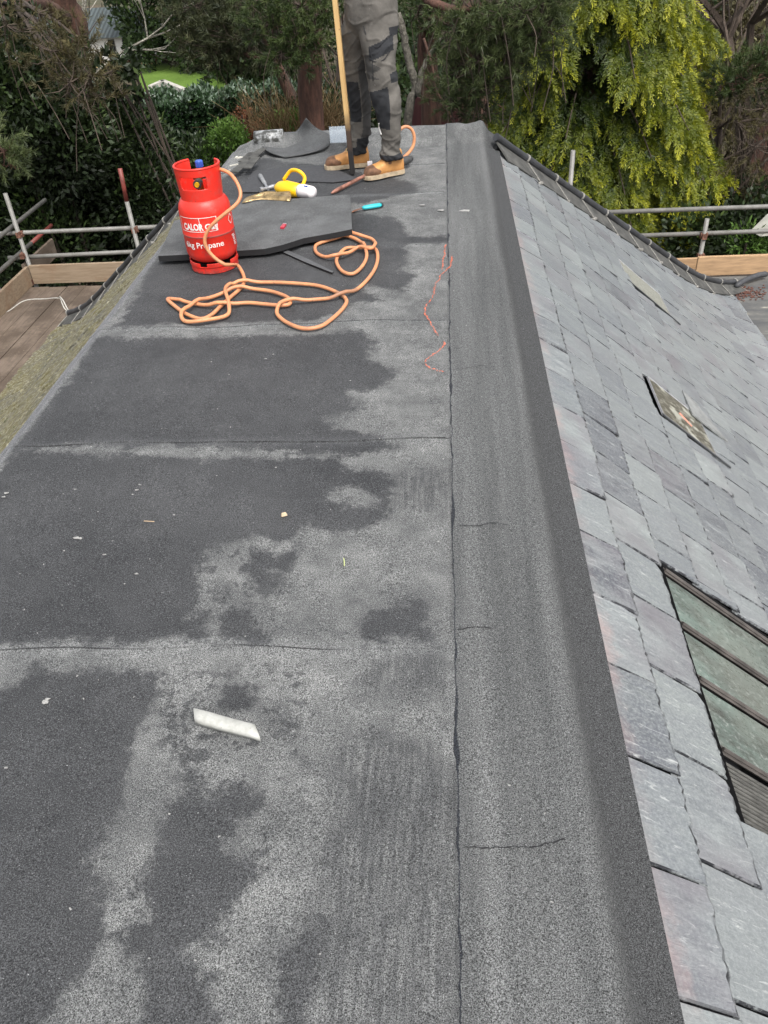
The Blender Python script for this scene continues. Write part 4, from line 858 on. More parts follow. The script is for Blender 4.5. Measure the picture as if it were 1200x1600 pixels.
# hands: palm and five fingers closed round the batten, grown from the wrists of the same figure
for w_i, gp_, sd in ((9, g1p, 1), (12, g2p, -1)):
    wp_ = nodes[w_i]; d0 = gp_-wp_; d0 /= np.linalg.norm(d0); side_ = np.array([-d0[1], d0[0], 0]); side_ /= np.linalg.norm(side_)
    palm = gp_-d0*.036; pi_ = len(nodes); nodes.append(palm); rad.append(.020); eds.append((w_i, pi_))
    for k in range(4):
        zc = .030-.020*k; base_ = palm+np.array([0, 0, zc])+side_*.018; ln = [.92, 1, .95, .8][k]
        a1_ = gp_+side_*.034*ln+np.array([0, 0, zc])-d0*.012; a2_ = gp_+side_*.030*ln+d0*.026+np.array([0, 0, zc]); a3_ = gp_+side_*.004+d0*.034*ln+np.array([0, 0, zc])
        i0 = len(nodes); nodes += [base_, a1_, a2_, a3_]; rad += [.0095, .009, .0085, .0075]; eds += [(pi_, i0), (i0, i0+1), (i0+1, i0+2), (i0+2, i0+3)]
    i0 = len(nodes); nodes += [palm-side_*.026+np.array([0, 0, .02]), gp_-side_*.033+np.array([0, 0, .035]), gp_-side_*.020+d0*.028+np.array([0, 0, .045])]; rad += [.012, .0105, .009]; eds += [(pi_, i0), (i0, i0+1), (i0+1, i0+2)]
skinned('body', nodes, eds, rad, skin, per)
jn = [Q(0, 0, 1.0), Q(0, 0, 1.15), Q(0, 0, 1.33), Q(0, 0, 1.48), Q(0, .19, 1.43), elL, wrL+(elL-wrL)*.12, Q(0, -.19, 1.43), elR, wrR+(elR-wrR)*.12]
skinned('jacket', jn, [(0, 1), (1, 2), (2, 3), (2, 4), (4, 5), (5, 6), (2, 7), (7, 8), (8, 9)], [(.165, .13), (.165, .13), (.175, .14), .075, .078, .058, .042, .078, .058, .042], hood, per)
hb = B(); hb.lathe([(.03, -.01), (.10, .0), (.104, .05), (.085, .10), (.04, .125), (.0, .13)], Q(.01, 0, 1.655), 24); hb.build('beanie', g2, per, smooth=True)
fb = B(); hc = Q(.02, 0, 1.64); fd_ = np.array([fx, fy, 0]); sd_ = np.array([sxv, syv, 0])
fb.tube([hc+fd_*.075+[0, 0, .02], hc+fd_*.098+[0, 0, -.012], hc+fd_*.08+[0, 0, -.02]], [.008, .013, .006], 8); fb.build('nose', skin, per, smooth=True)
for s_ in (-1, 1):
    eb = B(); eb.lathe([(.001, -.007), (.007, -.003), (.008, 0), (.007, .003), (.001, .007)], hc+fd_*.076+sd_*.03*s_+[0, 0, .02], 10); eb.build('eye', wht, per, smooth=True)
    eb = B(); eb.tube([hc+sd_*.082*s_+[0, 0, .02], hc+sd_*.092*s_+[0, 0, .0], hc+sd_*.084*s_+[0, 0, -.025]], [.006, .014, .006], 8); eb.build('ear', skin, per, smooth=True)
mb = B(); mb.tube([hc+fd_*.078+sd_*.022+[0, 0, -.045], hc+fd_*.088+[0, 0, -.046], hc+fd_*.078-sd_*.022+[0, 0, -.045]], .005, 8); mb.build('mouth', simple('lips', (.38, .14, .12), .5), per, smooth=True)
# ------------------------------------------------------------------ scaffolding
galv = M('galvanised', .5, spec=.5); n1 = galv.noise(9, 5, .7); n2 = galv.noise(50, 4, .7); c = galv.mix(galv.rng(n1, .35, .7), (.15, .145, .13), (.24, .232, .215)); c = galv.mix(galv.rng(n2, .6, .7, 0, .6), c, (.17, .11, .07)); galv.col(c); galv.bump(n2, .2, .002)
redp = simple('red_tube', (.20, .045, .035), .5, .4, 14); rusty = simple('rusty_coupler', (.16, .075, .05), .8, .6, 30); wood = M('scaffold_board', .8)
n1 = wood.noise(5, 6, .65, wood.vmap((7, .6, 7))); n2 = wood.noise(2.5, 5, .65); n3 = wood.noise(60, 3, .7)
c = wood.mix(wood.rng(n1, .3, .7), (.105, .078, .060), (.195, .150, .112)); c = wood.mix(wood.rng(n2, .42, .58, 0, .75), c, (.065, .045, .03)); c = wood.mix(wood.rng(n3, .62, .70, 0, .6), c, (.30, .24, .18)); wood.col(c); wood.bump(n1, .5, .006)
woodx = M('toe_board', .8); n1 = woodx.noise(5, 6, .65, woodx.vmap((.7, 4, 9))); n2 = woodx.noise(3.5, 5, .65)
c = woodx.mix(woodx.rng(n1, .3, .7), (.21, .15, .095), (.34, .26, .18)); c = woodx.mix(woodx.rng(n2, .5, .66, 0, .7), c, (.24, .14, .08)); woodx.col(c); woodx.bump(n1, .5, .006)
bright = simple('new_board', (.42, .27, .15), .8, .25, 6, stretch=(1, 8, 8), bump=.3)
TR = .0245
def pole(root, a, c, mat=galv.m, name='pole', col2=None):
    b = B(); b.tube([a, c], TR, 14); q = b.build(name, mat, root, smooth=False)
    for f_ in q.data.polygons: f_.use_smooth = len(f_.vertices) == 4
    return q
def coupler(root, p, ax=(1, 0, 0)):
    b = B(); Rm = axes(ax, up=(0, 0, 1) if abs(ax[2]) < .9 else (0, 1, 0)); b.tube([np.array(p)-Rm[:, 0]*.035, np.array(p)+Rm[:, 0]*.035], .036, 10); b.box(np.array(p)+[0, -.035, 0], (.05, .05, .06)); b.box(np.array(p)+[.02, -.05, .03], (.02, .03, .02)); b.build('coupler', rusty, root)
sl = empty('scaffolding', (-4.6, 8.6, -7), 'grey tube scaffolding with a red topped pole and plank deck at the left', 'scaffolding', 'scaffolding round the eaves')
pole(sl, (-5.03, 8.40, -7), (-5.03, 8.40, -1.66)); pole(sl, (-4.99, 9.16, -7), (-4.99, 9.16, -1.01))
pole(sl, (-3.60, 9.15, -7), (-3.60, 9.15, -1.15)); pole(sl, (-3.60, 9.15, -1.15), (-3.585, 9.15, -.80), redp); pole(sl, (-3.93, 9.12, -7), (-3.93, 9.12, -1.83))
pole(sl, (-9.5, 9.22, -1.49), (-2.2, 9.22, -1.47), name='guard_rail'); pole(sl, (-5.25, 9.22, -1.77), (-3.45, 9.22, -1.75), name='guard_rail')
pole(sl, (-5.09, 2.5, -1.42), (-5.09, 10.25, -1.41), name='guard_rail'); pole(sl, (-5.06, 2.5, -1.70), (-5.06, 9.5, -1.70), name='guard_rail'); pole(sl, (-5.06, 9.5, -1.70), (-5.06, 10.15, -1.70), redp, name='guard_rail')
for q in ((-4.99, 9.19, -1.48), (-5.02, 9.16, -1.72), (-3.6, 9.19, -1.48), (-3.6, 9.19, -1.76), (-5.04, 8.40, -1.70), (-5.0, 9.12, -2.03), (-5.03, 8.36, -2.0)): coupler(sl, q)
for i, x in enumerate((-4.86, -4.63, -4.40, -4.17, -3.94)):
    b = B(); b.box((x, 5.6, -2.075+.003*(i % 2)), (.222, 6.8-.05*i % .1, .038)); b.build('deck_board', wood.m, sl, bevel=.003)
b = B(); b.box((-4.995, 5.7, -1.95), (.038, 6.8, .225)); b.build('toe_board', woodx.m, sl, bevel=.003)
b = B(); b.box((-5.04, 9.55, -1.93), (.038, .9, .225), rotz(.0)); b.build('toe_board', wood.m, sl, bevel=.003)
b = B(); b.box((-4.2, 9.09, -1.935), (1.52, .038, .225)); b.build('toe_board', woodx.m, sl, bevel=.003)
for y in (8.9, 6.5, 4): pole(sl, (-5.3, y, -2.12), (-3.9, y, -2.12), name='cross_tube')
ropem = simple('white_rope', (.55, .53, .48), .9, .2, 60)
p = B(); p.tube(catmull([atY(-30, 505, 8.2), atY(10, 488, 8.3), atY(38, 470, 8.4), atY(70, 467, 8.5), atY(92, 466, 8.4), atY(97, 474, 8.2), atY(101, 482, 8.05), atY(107, 487, 7.98)], 6), .006, 6); p.tube(catmull([atY(92, 466, 8.38), atY(94, 464, 8.3), atY(99, 470, 8.2), atY(104, 480, 8.1), atY(109, 488, 7.95)], 5), .006, 6)
tag(p.build('rope', ropem, None, smooth=True, origin=atY(92, 466, 8.4)), 'thin white rope tied over the deck boards at the left eaves', 'rope')
srt = empty('scaffolding', (3, 8.9, -7), 'scaffolding with two long pale rails beyond the right hip of the roof', 'scaffolding', 'scaffolding round the eaves')
pole(srt, (1.36, 9.2, -7), (1.36, 9.2, -.84)); pole(srt, (2.89, 9.2, -7), (2.89, 9.2, -1.62)); pole(srt, (6.9, 9.2, -7), (6.9, 9.2, -1.2))
pole(srt, (.6, 9.26, -1.52), (8.5, 9.26, -1.55), name='guard_rail'); pole(srt, (.9, 9.26, -1.80), (8.5, 9.26, -1.81), name='guard_rail')
coupler(srt, (2.89, 9.22, -1.81)); coupler(srt, (2.89, 9.2, -2.04))
b = B(); b.box((2.66, 9.10, -2.135), (.66, .038, .225)); b.build('toe_board', bright, srt, bevel=.003)
b = B(); b.box((5.2, 8.74, -1.975), (4.95, .038, .21)); b.build('toe_board', bright, srt, bevel=.003)
b = B(); b.box((4.2, 8.9, -2.16), (7, .45, .038)); b.build('deck_board', wood.m, srt)
#SPLIT
# ------------------------------------------------------------------ ground and background
GZ = -7.
gd = M('woodland_floor', .95); n1 = gd.noise(.35, 6, .65); n2 = gd.noise(4, 6, .7); c = gd.mix(gd.rng(n1, .35, .65), (.075, .052, .032), (.035, .045, .018)); c = gd.mix(gd.rng(n2, .5, .7, 0, .7), c, (.15, .12, .075)); gd.col(c); gd.bump(n2, 1, .08)
V = []; n = 60
for j in range(n+1):
    for i in range(n+1):
        x = -130+260*i/n; y = -30+230*j/n; V.append((x, y, GZ+.25*math.sin(x*.13)*math.cos(y*.11)-.25+max(0, x-8)*.05*min(1, max(0, y-12)/20)+max(0, y-75)*.08))
fast('ground', V, [(j*(n+1)+i, j*(n+1)+i+1, (j+1)*(n+1)+i+1, (j+1)*(n+1)+i) for j in range(n) for i in range(n)], gd.m, None, smooth=True)['kind'] = 'structure'
lw_ = M('lawn_grass', .9); n1 = lw_.noise(.5, 5, .6); n2 = lw_.noise(9, 4, .7); c = lw_.mix(lw_.rng(n1, .3, .7), (.085, .16, .012), (.14, .235, .03)); c = lw_.mix(lw_.rng(n2, .3, .7, 0, .5), c, (.07, .13, .012)); lw_.col(c); lw_.bump(n2, 1, .05)
lawn = B(); lawn.add([at(x, y, GZ+.12) for x, y in ((210,103),(250,99),(300,100),(345,112),(360,150),(300,160),(230,160))], [tuple(range(6, -1, -1))]); lawn.build('lawn', lw_.m, None)['kind'] = 'structure'
pat = B(); P_ = [at(x, y, GZ+.16) for x, y in ((228,152),(235,141),(254,131),(290,145),(285,155))]; pat.slab(P_, .12); pat.build('patio', simple('paving', (.20, .20, .19), .9, .3, 2), None)['kind'] = 'structure'
kb = B()
for a_, c_ in (((236,139),(256,130)), ((254,130),(291,145))):
    A_, C_ = at(*a_, GZ+.3), at(*c_, GZ+.3); d = axes(C_-A_); kb.box((A_+C_)/2, (np.linalg.norm(C_-A_), .3, .36), d)
tag(kb.build('patio_wall', simple('pale_stone', (.42, .40, .36), .9, .3, 2), None, origin=at(256, 130, GZ)), 'low pale stone edging between the lawn and the grey patio', 'garden wall')
# ---- bungalow -------------------------------------------------------
bl = at(249, 98, GZ); BY = bl[1]; bx1 = bl[0]; bun = empty('bungalow', (bx1-5, BY+3, GZ), 'white bungalow with a grey green tiled roof beyond the lawn', 'bungalow')
zt_ = atY(241, 53, BY)[2]; white = simple('white_render', (.80, .79, .75), .9, .06, 2); rt_ = M('tiled_roof', .7); wv_ = rt_.n('ShaderNodeTexWave', {'Vector': rt_.co(), 'Scale': 1.1, 'Distortion': 1.5, 'Detail': 3.}, bands_direction='X').outputs['Fac']; rt_.col(rt_.mix(wv_, (.035, .045, .047), (.085, .105, .105))); rt_.bump(wv_, .6, .05)
b = B(); b.box((bx1-5.5, BY+3.5, (GZ+zt_)/2), (11, 7, zt_-GZ)); b.build('wall', white, bun)
b = B(); e0 = .5; rz = zt_+1.35; b.add([(bx1-11.5, BY-e0, zt_-.02), (bx1+e0, BY-e0, zt_-.02), (bx1+e0, BY+7.5, zt_-.02), (bx1-11.5, BY+7.5, zt_-.02), (bx1-8, BY+3.5, rz), (bx1-3.3, BY+3.5, rz)], [(0, 1, 5, 4), (1, 2, 5), (2, 3, 4, 5), (3, 0, 4), (0, 3, 2, 1)]); b.build('roof', rt_.m, bun)
for x1, y1, x2, y2 in ((219, 56, 240, 80), (190, 60, 206, 80), (236, 87, 247, 97), (168, 62, 182, 80)):
    A_, C_ = atY(x1, y1, BY-.03), atY(x2, y2, BY-.03); w2, h2 = abs(C_[0]-A_[0]), abs(C_[2]-A_[2]); c = (A_+C_)/2
    b = B(); b.box(c, (w2, .08, h2)); wo = b.build('window', gun, bun); b = B(); b.box(c+[-w2*.22, -.05, 0], (w2*.4, .02, h2*.84)); b.box(c+[w2*.22, -.05, 0], (w2*.4, .02, h2*.84)); b.build('pane', simple('dark_pane', (.02, .022, .025), .12, .1, 3), wo)
b = B(); b.box((bx1-5.5, BY-.12, GZ+.18), (11, .2, .2)); b.build('plinth', simple('dark_brick', (.12, .05, .03), .9), bun)
b = B(); b.box((bx1-5.5, BY-.35, GZ+.05), (11, .6, .1)); b.build('path_edge', simple('tan_path', (.45, .33, .16), .9), bun)
# ---- maroon fence / shed --------------------------------------------
mar = simple('maroon_boards', (.050, .012, .013), .7, .3, 3, stretch=(6, 6, .5))
def panel(x1, yt1, x2, yt2, Y, label, name='maroon_shed', cat='shed'):
    A_, C_ = atY(x1, yt1, Y), atY(x2, yt2, Y); b = B(); th_ = .08; vs = []
    for q in (A_, C_):
        for yy2 in (0, th_): vs += [(q[0], Y+yy2, GZ), (q[0], Y+yy2, q[2])]
    b.add(vs, [(0, 1, 5, 4), (2, 6, 7, 3), (1, 3, 7, 5), (0, 2, 3, 1), (4, 5, 7, 6)]); o = b.build(name, mar, None, origin=(A_[0], Y, GZ)); 
    for t in np.linspace(.0, 1, 7): q = A_*(1-t)+C_*t; bb = B(); 
    tag(o, label, cat)
panel(640, 148, 716, 172, 17., 'dark maroon boarded shed side low behind the worker, beside the leaning trunk')
panel(1085, 262, 1260, 300, 21., 'dark maroon board fence among the bare trees at the right', 'maroon_fence', 'fence')
# ---- foliage machinery ----------------------------------------------
def foliage(name, stops, rough=.55, trans=.25, attr='tint', spec=.4):
    q = M(name, rough, spec=spec); a = q.attr(attr); col = q.ramp(a, stops); q.col(col)
    tr_ = q.n('ShaderNodeBsdfTranslucent', {'Color': col}); mx = q.n('ShaderNodeMixShader', {0: trans, 1: q.b.outputs[0], 2: tr_.outputs[0]})
    q.t.links.new(mx.outputs[0], q.t.nodes['Material Output'].inputs[0]); return q.m
def unit(v): return v/(np.linalg.norm(v, axis=-1, keepdims=True)+1e-9)
def rnd(n): return unit(RNG.normal(size=(n, 3)))
def leaves(P, D, L, W, fold=.25):
    """kite leaves: base P, direction D (unit), length L, half width W -> quads"""
    n = len(P); side = unit(np.cross(D, rnd(n))); nr = np.cross(side, D); L = np.broadcast_to(np.asarray(L, float), (n,))[:, None]; W = np.broadcast_to(np.asarray(W, float), (n,))[:, None]
    V = np.stack([P, P+D*L*.45+side*W-nr*W*fold, P+D*L, P+D*L*.45-side*W-nr*W*fold], 1).reshape(-1, 3)
    return V, np.arange(4*n).reshape(n, 4)
def ncloud(P, s, ph):     # smooth noise for clump tinting
    return (np.sin(P[:, 0]*s+ph)*np.sin(P[:, 1]*s*1.1+ph*2)+np.sin(P[:, 2]*s*1.3+ph*3+P[:, 0]*s*.5))*.5
def trunk_mesh(b, pts, r0, r1, n=10, rough=.0):
    P = catmull([np.array(p, float) for p in pts], 5); m_ = len(P); b.tube([p+RNG.normal(size=3)*rough for p in P], list(np.linspace(r0, r1, m_)), n)
def barkm(name, c1, c2, sc1=5, stretch=(3, 3, .7)):
    q = M(name, .9); n1 = q.noise(sc1, 6, .7, q.vmap(stretch)); n2 = q.noise(1.2, 3); q.col(q.mix(q.rng(n1, .35, .65), c1, q.mix(q.rng(n2, .4, .6), c2, tuple((u+v)/2 for u, v in zip(c1, c2))))); q.bump(n1, 1., .04); return q.m
bark_pine = barkm('pine_bark', (.045, .024, .018), (.15, .072, .05)); bark_red = barkm('red_bark', (.055, .028, .02), (.16, .08, .055)); bark_dark = barkm('dark_bark', (.025, .018, .014), (.075, .055, .04)); bark_birch = barkm('birch_bark', (.07, .06, .05), (.45, .43, .36), 7, (2, 2, 2)); twigm = barkm('twig_bark', (.04, .028, .021), (.12, .09, .068))
def shrub(name, label, cat, mat, clumps, nper, L, W, group=None, up=.35, trunk=None, base=None, droop=0.):
    """clumps: list of (x,y,z,r[,sz]); leaves cover the outer shells of every clump"""
    Pl, Dl, Tl = [], [], []
    for cp in clumps:
        c = np.array(cp[:3]); r_ = cp[3]; sz = cp[4] if len(cp) > 4 else 1.; n = int(nper*r_*r_*(1+sz)/2)
        d = rnd(n); rad_ = r_*(1-.55*RNG.random(n)**2.2)*(1+.20*np.sin(d[:, 0]*7+c[0]*9)*np.sin(d[:, 2]*6+c[1]*5)); p = c+d*rad_[:, None]*[1, 1, sz]
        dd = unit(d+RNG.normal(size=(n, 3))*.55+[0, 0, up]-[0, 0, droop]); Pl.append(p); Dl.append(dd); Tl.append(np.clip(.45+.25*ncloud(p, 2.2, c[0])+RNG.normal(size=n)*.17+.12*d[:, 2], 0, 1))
    P, Dv, T = np.concatenate(Pl), np.concatenate(Dl), np.concatenate(Tl)
    V, Fq = leaves(P, Dv, L*RNG.uniform(.6, 1.25, len(P)), W*RNG.uniform(.7, 1.2, len(P)))
    base = base if base is not None else (clumps[0][0], clumps[0][1], GZ)
    root = empty(name, base, label, cat, group)
    fast('crown' if trunk is None else 'crown', V, Fq, mat, root, {'tint': ('FACE', T)})
    b = B(); bb = np.array(base, float)
    for k, cp in enumerate(clumps[::max(1, len(clumps)//10)]): trunk_mesh(b, [bb+[jit(.15), jit(.15), -.1], bb*.5+np.array(cp[:3])*.5+[0, 0, -.2], np.array(cp[:3])], .06, .015, 6)
    b.build('stems', bark_dark, root); return root
def fill(n, region, r0, r1, sz=1.):
    """n clumps: region(rng)->(px,py,Y); returns clumps in the world"""
    out = []
    for _ in range(n): px, py, Y = region(); c = atY(px, py, Y); out.append((*c, RNG.uniform(r0, r1), sz))
    return out
U = RNG.uniform
# ---- dark laurel masses on the left ----------------------------------
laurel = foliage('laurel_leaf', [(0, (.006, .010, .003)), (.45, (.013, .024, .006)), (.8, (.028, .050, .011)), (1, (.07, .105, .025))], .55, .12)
def reg_poly(x0, x1, ytop, ybot, Y0, Y1):
    def f():
        x = U(x0, x1); t = (x-x0)/(x1-x0); return x, U(np.interp(t, [0, .33, .66, 1], ytop), ybot), U(Y0, Y1)
    return f
# crown of each laurel
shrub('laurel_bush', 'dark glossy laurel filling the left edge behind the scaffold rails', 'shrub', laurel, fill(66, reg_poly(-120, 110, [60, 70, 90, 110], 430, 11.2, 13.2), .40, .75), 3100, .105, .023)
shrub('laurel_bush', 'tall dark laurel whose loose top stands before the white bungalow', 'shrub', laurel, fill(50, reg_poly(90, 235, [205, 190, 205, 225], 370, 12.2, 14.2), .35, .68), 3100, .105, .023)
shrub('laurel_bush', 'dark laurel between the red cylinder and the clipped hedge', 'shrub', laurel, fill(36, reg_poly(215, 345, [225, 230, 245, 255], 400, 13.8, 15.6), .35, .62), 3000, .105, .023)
# loose leafy shoots in front of the bungalow
b_ = []; Pl, Dl = [], []
for k in range(30):
    a = atY(U(130, 225), U(105, 165), 12.6); c = a+np.array([jit(.30), jit(.3), U(.10, .42)]); 
    for t in np.linspace(.1, 1, 9):
        for q in range(3): Pl.append(a*(1-t)+c*t); Dl.append(RNG.normal(size=3)*.8+[0, 0, .5])
root = empty('laurel_bush', at(190, 150, GZ), 'sparse leafy shoots of laurel silhouetted against the white bungalow wall', 'shrub'); root.location = (-3.4, 12.6, GZ)
V, Fq = leaves(np.array(Pl), unit(np.array(Dl)), .13, .028); fast('leaves', V, Fq, laurel, root, {'tint': ('FACE', np.clip(RNG.normal(.4, .2, len(Fq)), 0, 1))})
b = B()
for k in range(8): trunk_mesh(b, [(-3.4+jit(.2), 12.6, GZ), (-3.3+jit(.5), 12.6, -4.5), atY(U(150, 240), U(110, 150), 12.6)], .04, .012, 6)
b.build('stems', bark_dark, root)
# ---- clipped hedge ----------------------------------------------------
hedge_m = foliage('hedge_leaf', [(0, (.009, .020, .008)), (.5, (.020, .045, .016)), (.85, (.05, .085, .04)), (1, (.20, .26, .20))], .33, .12)
A_, C_ = atY(215, 168, 27.), atY(600, 134, 31.); tdir = C_-A_; N = 34000; t = RNG.random(N); top = RNG.random(N) < .30
P = A_+tdir*t[:, None]; zt2 = P[:, 2].copy(); P[:, 2] = np.where(top, zt2+.12*np.sin(t*40)+RNG.normal(size=N)*.07, GZ+(zt2-GZ)*RNG.random(N)); P[:, 1] += np.where(top, RNG.random(N)*1.8, RNG.random(N)**2*.5+.12*np.sin(t*90+P[:, 2]*3))
V, Fq = leaves(P, unit(RNG.normal(size=(N, 3))*.6+np.where(top[:, None], [0, 0, 1.], [0, -.9, .25])), .17*RNG.uniform(.6, 1.2, N), .045)
hr = empty('clipped_hedge', (A_[0]+3, A_[1]+1, GZ), 'long clipped evergreen hedge with a flat top painted pale with sky gloss beside the lawn', 'hedge'); fast('leaves', V, Fq, hedge_m, hr, {'tint': ('FACE', np.clip(RNG.normal(.38, .17, N)+.42*top, 0, 1))})  # top leaves tinted paler to imitate their glossy shine
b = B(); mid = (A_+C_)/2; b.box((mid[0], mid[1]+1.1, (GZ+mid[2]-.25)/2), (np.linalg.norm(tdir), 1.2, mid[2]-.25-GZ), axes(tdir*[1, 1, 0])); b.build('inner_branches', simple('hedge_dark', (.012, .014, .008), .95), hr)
# ---- small shrubs in front of the hedge --------------------------------
russet = foliage('russet_leaf', [(0, (.06, .02, .008)), (.5, (.16, .055, .022)), (1, (.30, .13, .06))], .7, .2)
limeg = foliage('light_green_leaf', [(0, (.03, .06, .008)), (.5, (.07, .14, .02)), (1, (.15, .25, .05))], .6, .25)
shrub('russet_shrub', 'small russet brown shrub between the green bushes beyond the far edge', 'shrub', russet, fill(11, lambda: (U(368, 408), U(178, 215), U(15.5, 16.5)), .10, .19), 5200, .055, .018)
shrub('green_shrub', 'rounded yellow green shrub just beyond the broken roof corner', 'shrub', limeg, fill(16, lambda: (U(335, 368), U(215, 262), U(14, 15)), .18, .3), 5200, .06, .018)
shrub('green_shrub', 'low bright green shrub beside the pine trunk base', 'shrub', limeg, fill(12, lambda: (U(425, 475), U(188, 215), U(15, 16)), .15, .26), 4200, .07, .02)
shrub('dark_shrub', 'dark evergreen shrub behind the legs and the batten', 'shrub', laurel, fill(26, lambda: (U(380, 640), U(175, 240), U(17, 19)), .35, .6), 2200, .12, .03)
def grassy(name, label, px, py, Y, n, ln, spread, mat, lean=0.):
    base = atY(px, py, Y); Pb = base+RNG.normal(size=(n, 3))*[spread*.3, .12, .05]; D = unit(RNG.normal(size=(n, 3))*[.55, .4, .2]+[lean, 0, 1.]); Lq = ln*U(.5, 1.1, n)
    Vs, Fs, T = [], [], []; side = unit(np.cross(D, rnd(n))); k = 0
    for sgm in range(3):
        a = Pb+D*(Lq*sgm/3)[:, None]-np.array([0, 0, 1.])*(Lq*.18*(sgm/3)**2)[:, None]; c = Pb+D*(Lq*(sgm+1)/3)[:, None]-np.array([0, 0, 1.])*(Lq*.18*((sgm+1)/3)**2)[:, None]; wd = .007*(1-sgm*.25)
        Vs.append(np.stack([a-side*wd, a+side*wd, c+side*wd*.75, c-side*wd*.75], 1).reshape(-1, 3)); Fs.append(np.arange(4*n).reshape(n, 4)+k); T.append(RNG.random(n)); k += 4*n
    root = empty(name, (base[0], base[1], GZ), label, 'grass clump'); fast('blades', np.concatenate(Vs), np.concatenate(Fs), mat, root, {'tint': ('FACE', np.concatenate(T))})
    b = B(); trunk_mesh(b, [(base[0], base[1], GZ), tuple(base)], .12, .08, 8); b.build('crown_base', twigm, root)
straw = foliage('straw', [(0, (.09, .05, .02)), (.5, (.17, .115, .055)), (1, (.30, .22, .12))], .8, .3)
grassy('tall_grass', 'feathery tan tall grass left of the pine trunk', 437, 205, 14.6, 230, .9, .8, straw, -.2)
grassy('tall_grass', 'feathery tan tall grass between the pine trunk and the batten', 512, 200, 14.9, 230, .95, .8, straw, .15)
# ---- pines ---------------------------------------------------------------
def needle_arrays(cent, dirs, n_each, L, W, spread=.75):
    n = len(cent); P = np.repeat(cent, n_each, 0); D0 = np.repeat(dirs, n_each, 0); k = len(P)
    t = RNG.random(k)[:, None]; P = P+D0*t*L*1.1; D = unit(D0*.75+rnd(k)*spread); Lq = (L*RNG.uniform(.6, 1.1, k))[:, None]; side = unit(np.cross(D, rnd(k)))*W
    V = np.stack([P-side, P+side, P+D*Lq], 1).reshape(-1, 3); return V, np.arange(3*k).reshape(k, 3), k
def pine(name, label, pads, trunks, needle, bark, L=.085, W=.0035, dens=42, n_each=34, group='pine trees', limbs=True, hang=.0, bare=0, cat='pine tree', base=None):
    """pads: (px,py,Y,r) ; trunks: list of (list of (px,py,Y) or world xyz, r0, r1)"""
    tr_pts = []; b = B()
    for pts, r0, r1 in trunks:
        W_ = [atY(*p) if p[2] > 5 else np.array(p, float) for p in pts]; tr_pts.append((W_, r0, r1)); trunk_mesh(b, W_, r0, r1, 12, .006)
    root_xy = tr_pts[0][0][0]; root = empty(name, base if base is not None else (root_xy[0], root_xy[1], GZ), label, cat, group)
    b.build('trunk', bark, root, smooth=True)
    allW = [p for W_, _, _ in tr_pts for p in catmull(W_, 4)]
    Vs, Fs, T, k0 = [], [], [], 0; lb = B()
    for (px, py, Y, r_) in pads:
        c = atY(px, py, Y); nt_ = int(dens*r_*r_*16)+5; d = rnd(nt_); p = c+d*(r_*RNG.random(nt_)**.45)[:, None]*[1.15, 1, .75]
        dr = unit(d*.8+[0, 0, .25-hang]+RNG.normal(size=(nt_, 3))*.35)
        V, Fq, k = needle_arrays(p, dr, n_each, L, W); Vs.append(V); Fs.append(Fq+k0); k0 += len(V)
        tt = np.clip(.5+.3*ncloud(p, 2.5, px)+RNG.normal(size=nt_)*.15+.12*d[:, 2], 0, 1); T.append(np.repeat(tt, n_each))
        if limbs:
            near = min(allW, key=lambda q: np.linalg.norm(q-c-np.array([0, 0, .2]))); m1 = (near+c)/2+np.array([jit(.1), 0, .12]); trunk_mesh(lb, [near, m1, c], .035, .012, 7, .004)
            for q in range(0, nt_, 3): lb.tube([c+(p[q]-c)*.05, (c+p[q])/2+[0, 0, -.03], p[q]], [.008, .006, .0035], 4, caps=False)
        for q in range(bare):
            s_ = p[RNG.integers(nt_)]; e = s_+np.array([jit(.25), jit(.2), -U(.2, .8)]); lb.tube(catmull([s_, (s_+e)/2+[jit(.08), 0, 0], e], 3), [.005]*7, 4, caps=False)
    if Vs: fast('crown', np.concatenate(Vs), np.concatenate(Fs), needle, root, {'tint': ('FACE', np.concatenate(T))})
    if lb.v: lb.build('branches', twigm if bare else bark, root)
    return root
pn_g = foliage('pine_needles', [(0, (.014, .024, .006)), (.5, (.036, .058, .013)), (1, (.11, .145, .045))], .55, .15)
pn_b = foliage('brown_needles', [(0, (.030, .024, .010)), (.5, (.060, .052, .018)), (1, (.12, .10, .04))], .65, .15)
pn_o = foliage('olive_needles', [(0, (.018, .024, .009)), (.5, (.040, .048, .018)), (1, (.085, .09, .038))], .6, .15)
pn_gg = foliage('grey_green_needles', [(0, (.022, .033, .010)), (.5, (.060, .082, .026)), (1, (.155, .185, .075))], .5, .15)
# T1 big reddish pine, upper left, with browned hanging sprays
pine('scots_pine', 'big pine with thick reddish limbs and browning needles at the upper left', [(95,80,9.2,.34),(125,60,9.4,.34),(140,115,9.3,.40),(110,130,9.1,.30),(150,150,9.4,.24),(75,95,9.3,.25),(60,20,9.6,.3),(10,40,9.5,.35)],
     [([(-9.3, 17.2, GZ), (-8.6, 16.9, -3.2), (112, 75, 16.5), (96, 0, 16.3), (85, -120, 16)], .30, .25), ([(100, 30, 16), (60, 5, 14.5), (15, 8, 13)], .14, .10)], pn_b, bark_red, bare=3, dens=15)
pine('scots_pine', 'near pine branch with fresh blue green needles poking in at the left edge', [(5,238,7.6,.20),(-25,225,7.5,.25),(15,255,7.6,.13),(-40,260,7.6,.2)], [([(-7.2, 7.9, GZ), (-7.2, 7.9, -2), (-60, 230, 7.6), (-20, 240, 7.6)], .14, .02)], pn_gg, bark_pine, L=.08, dens=52)
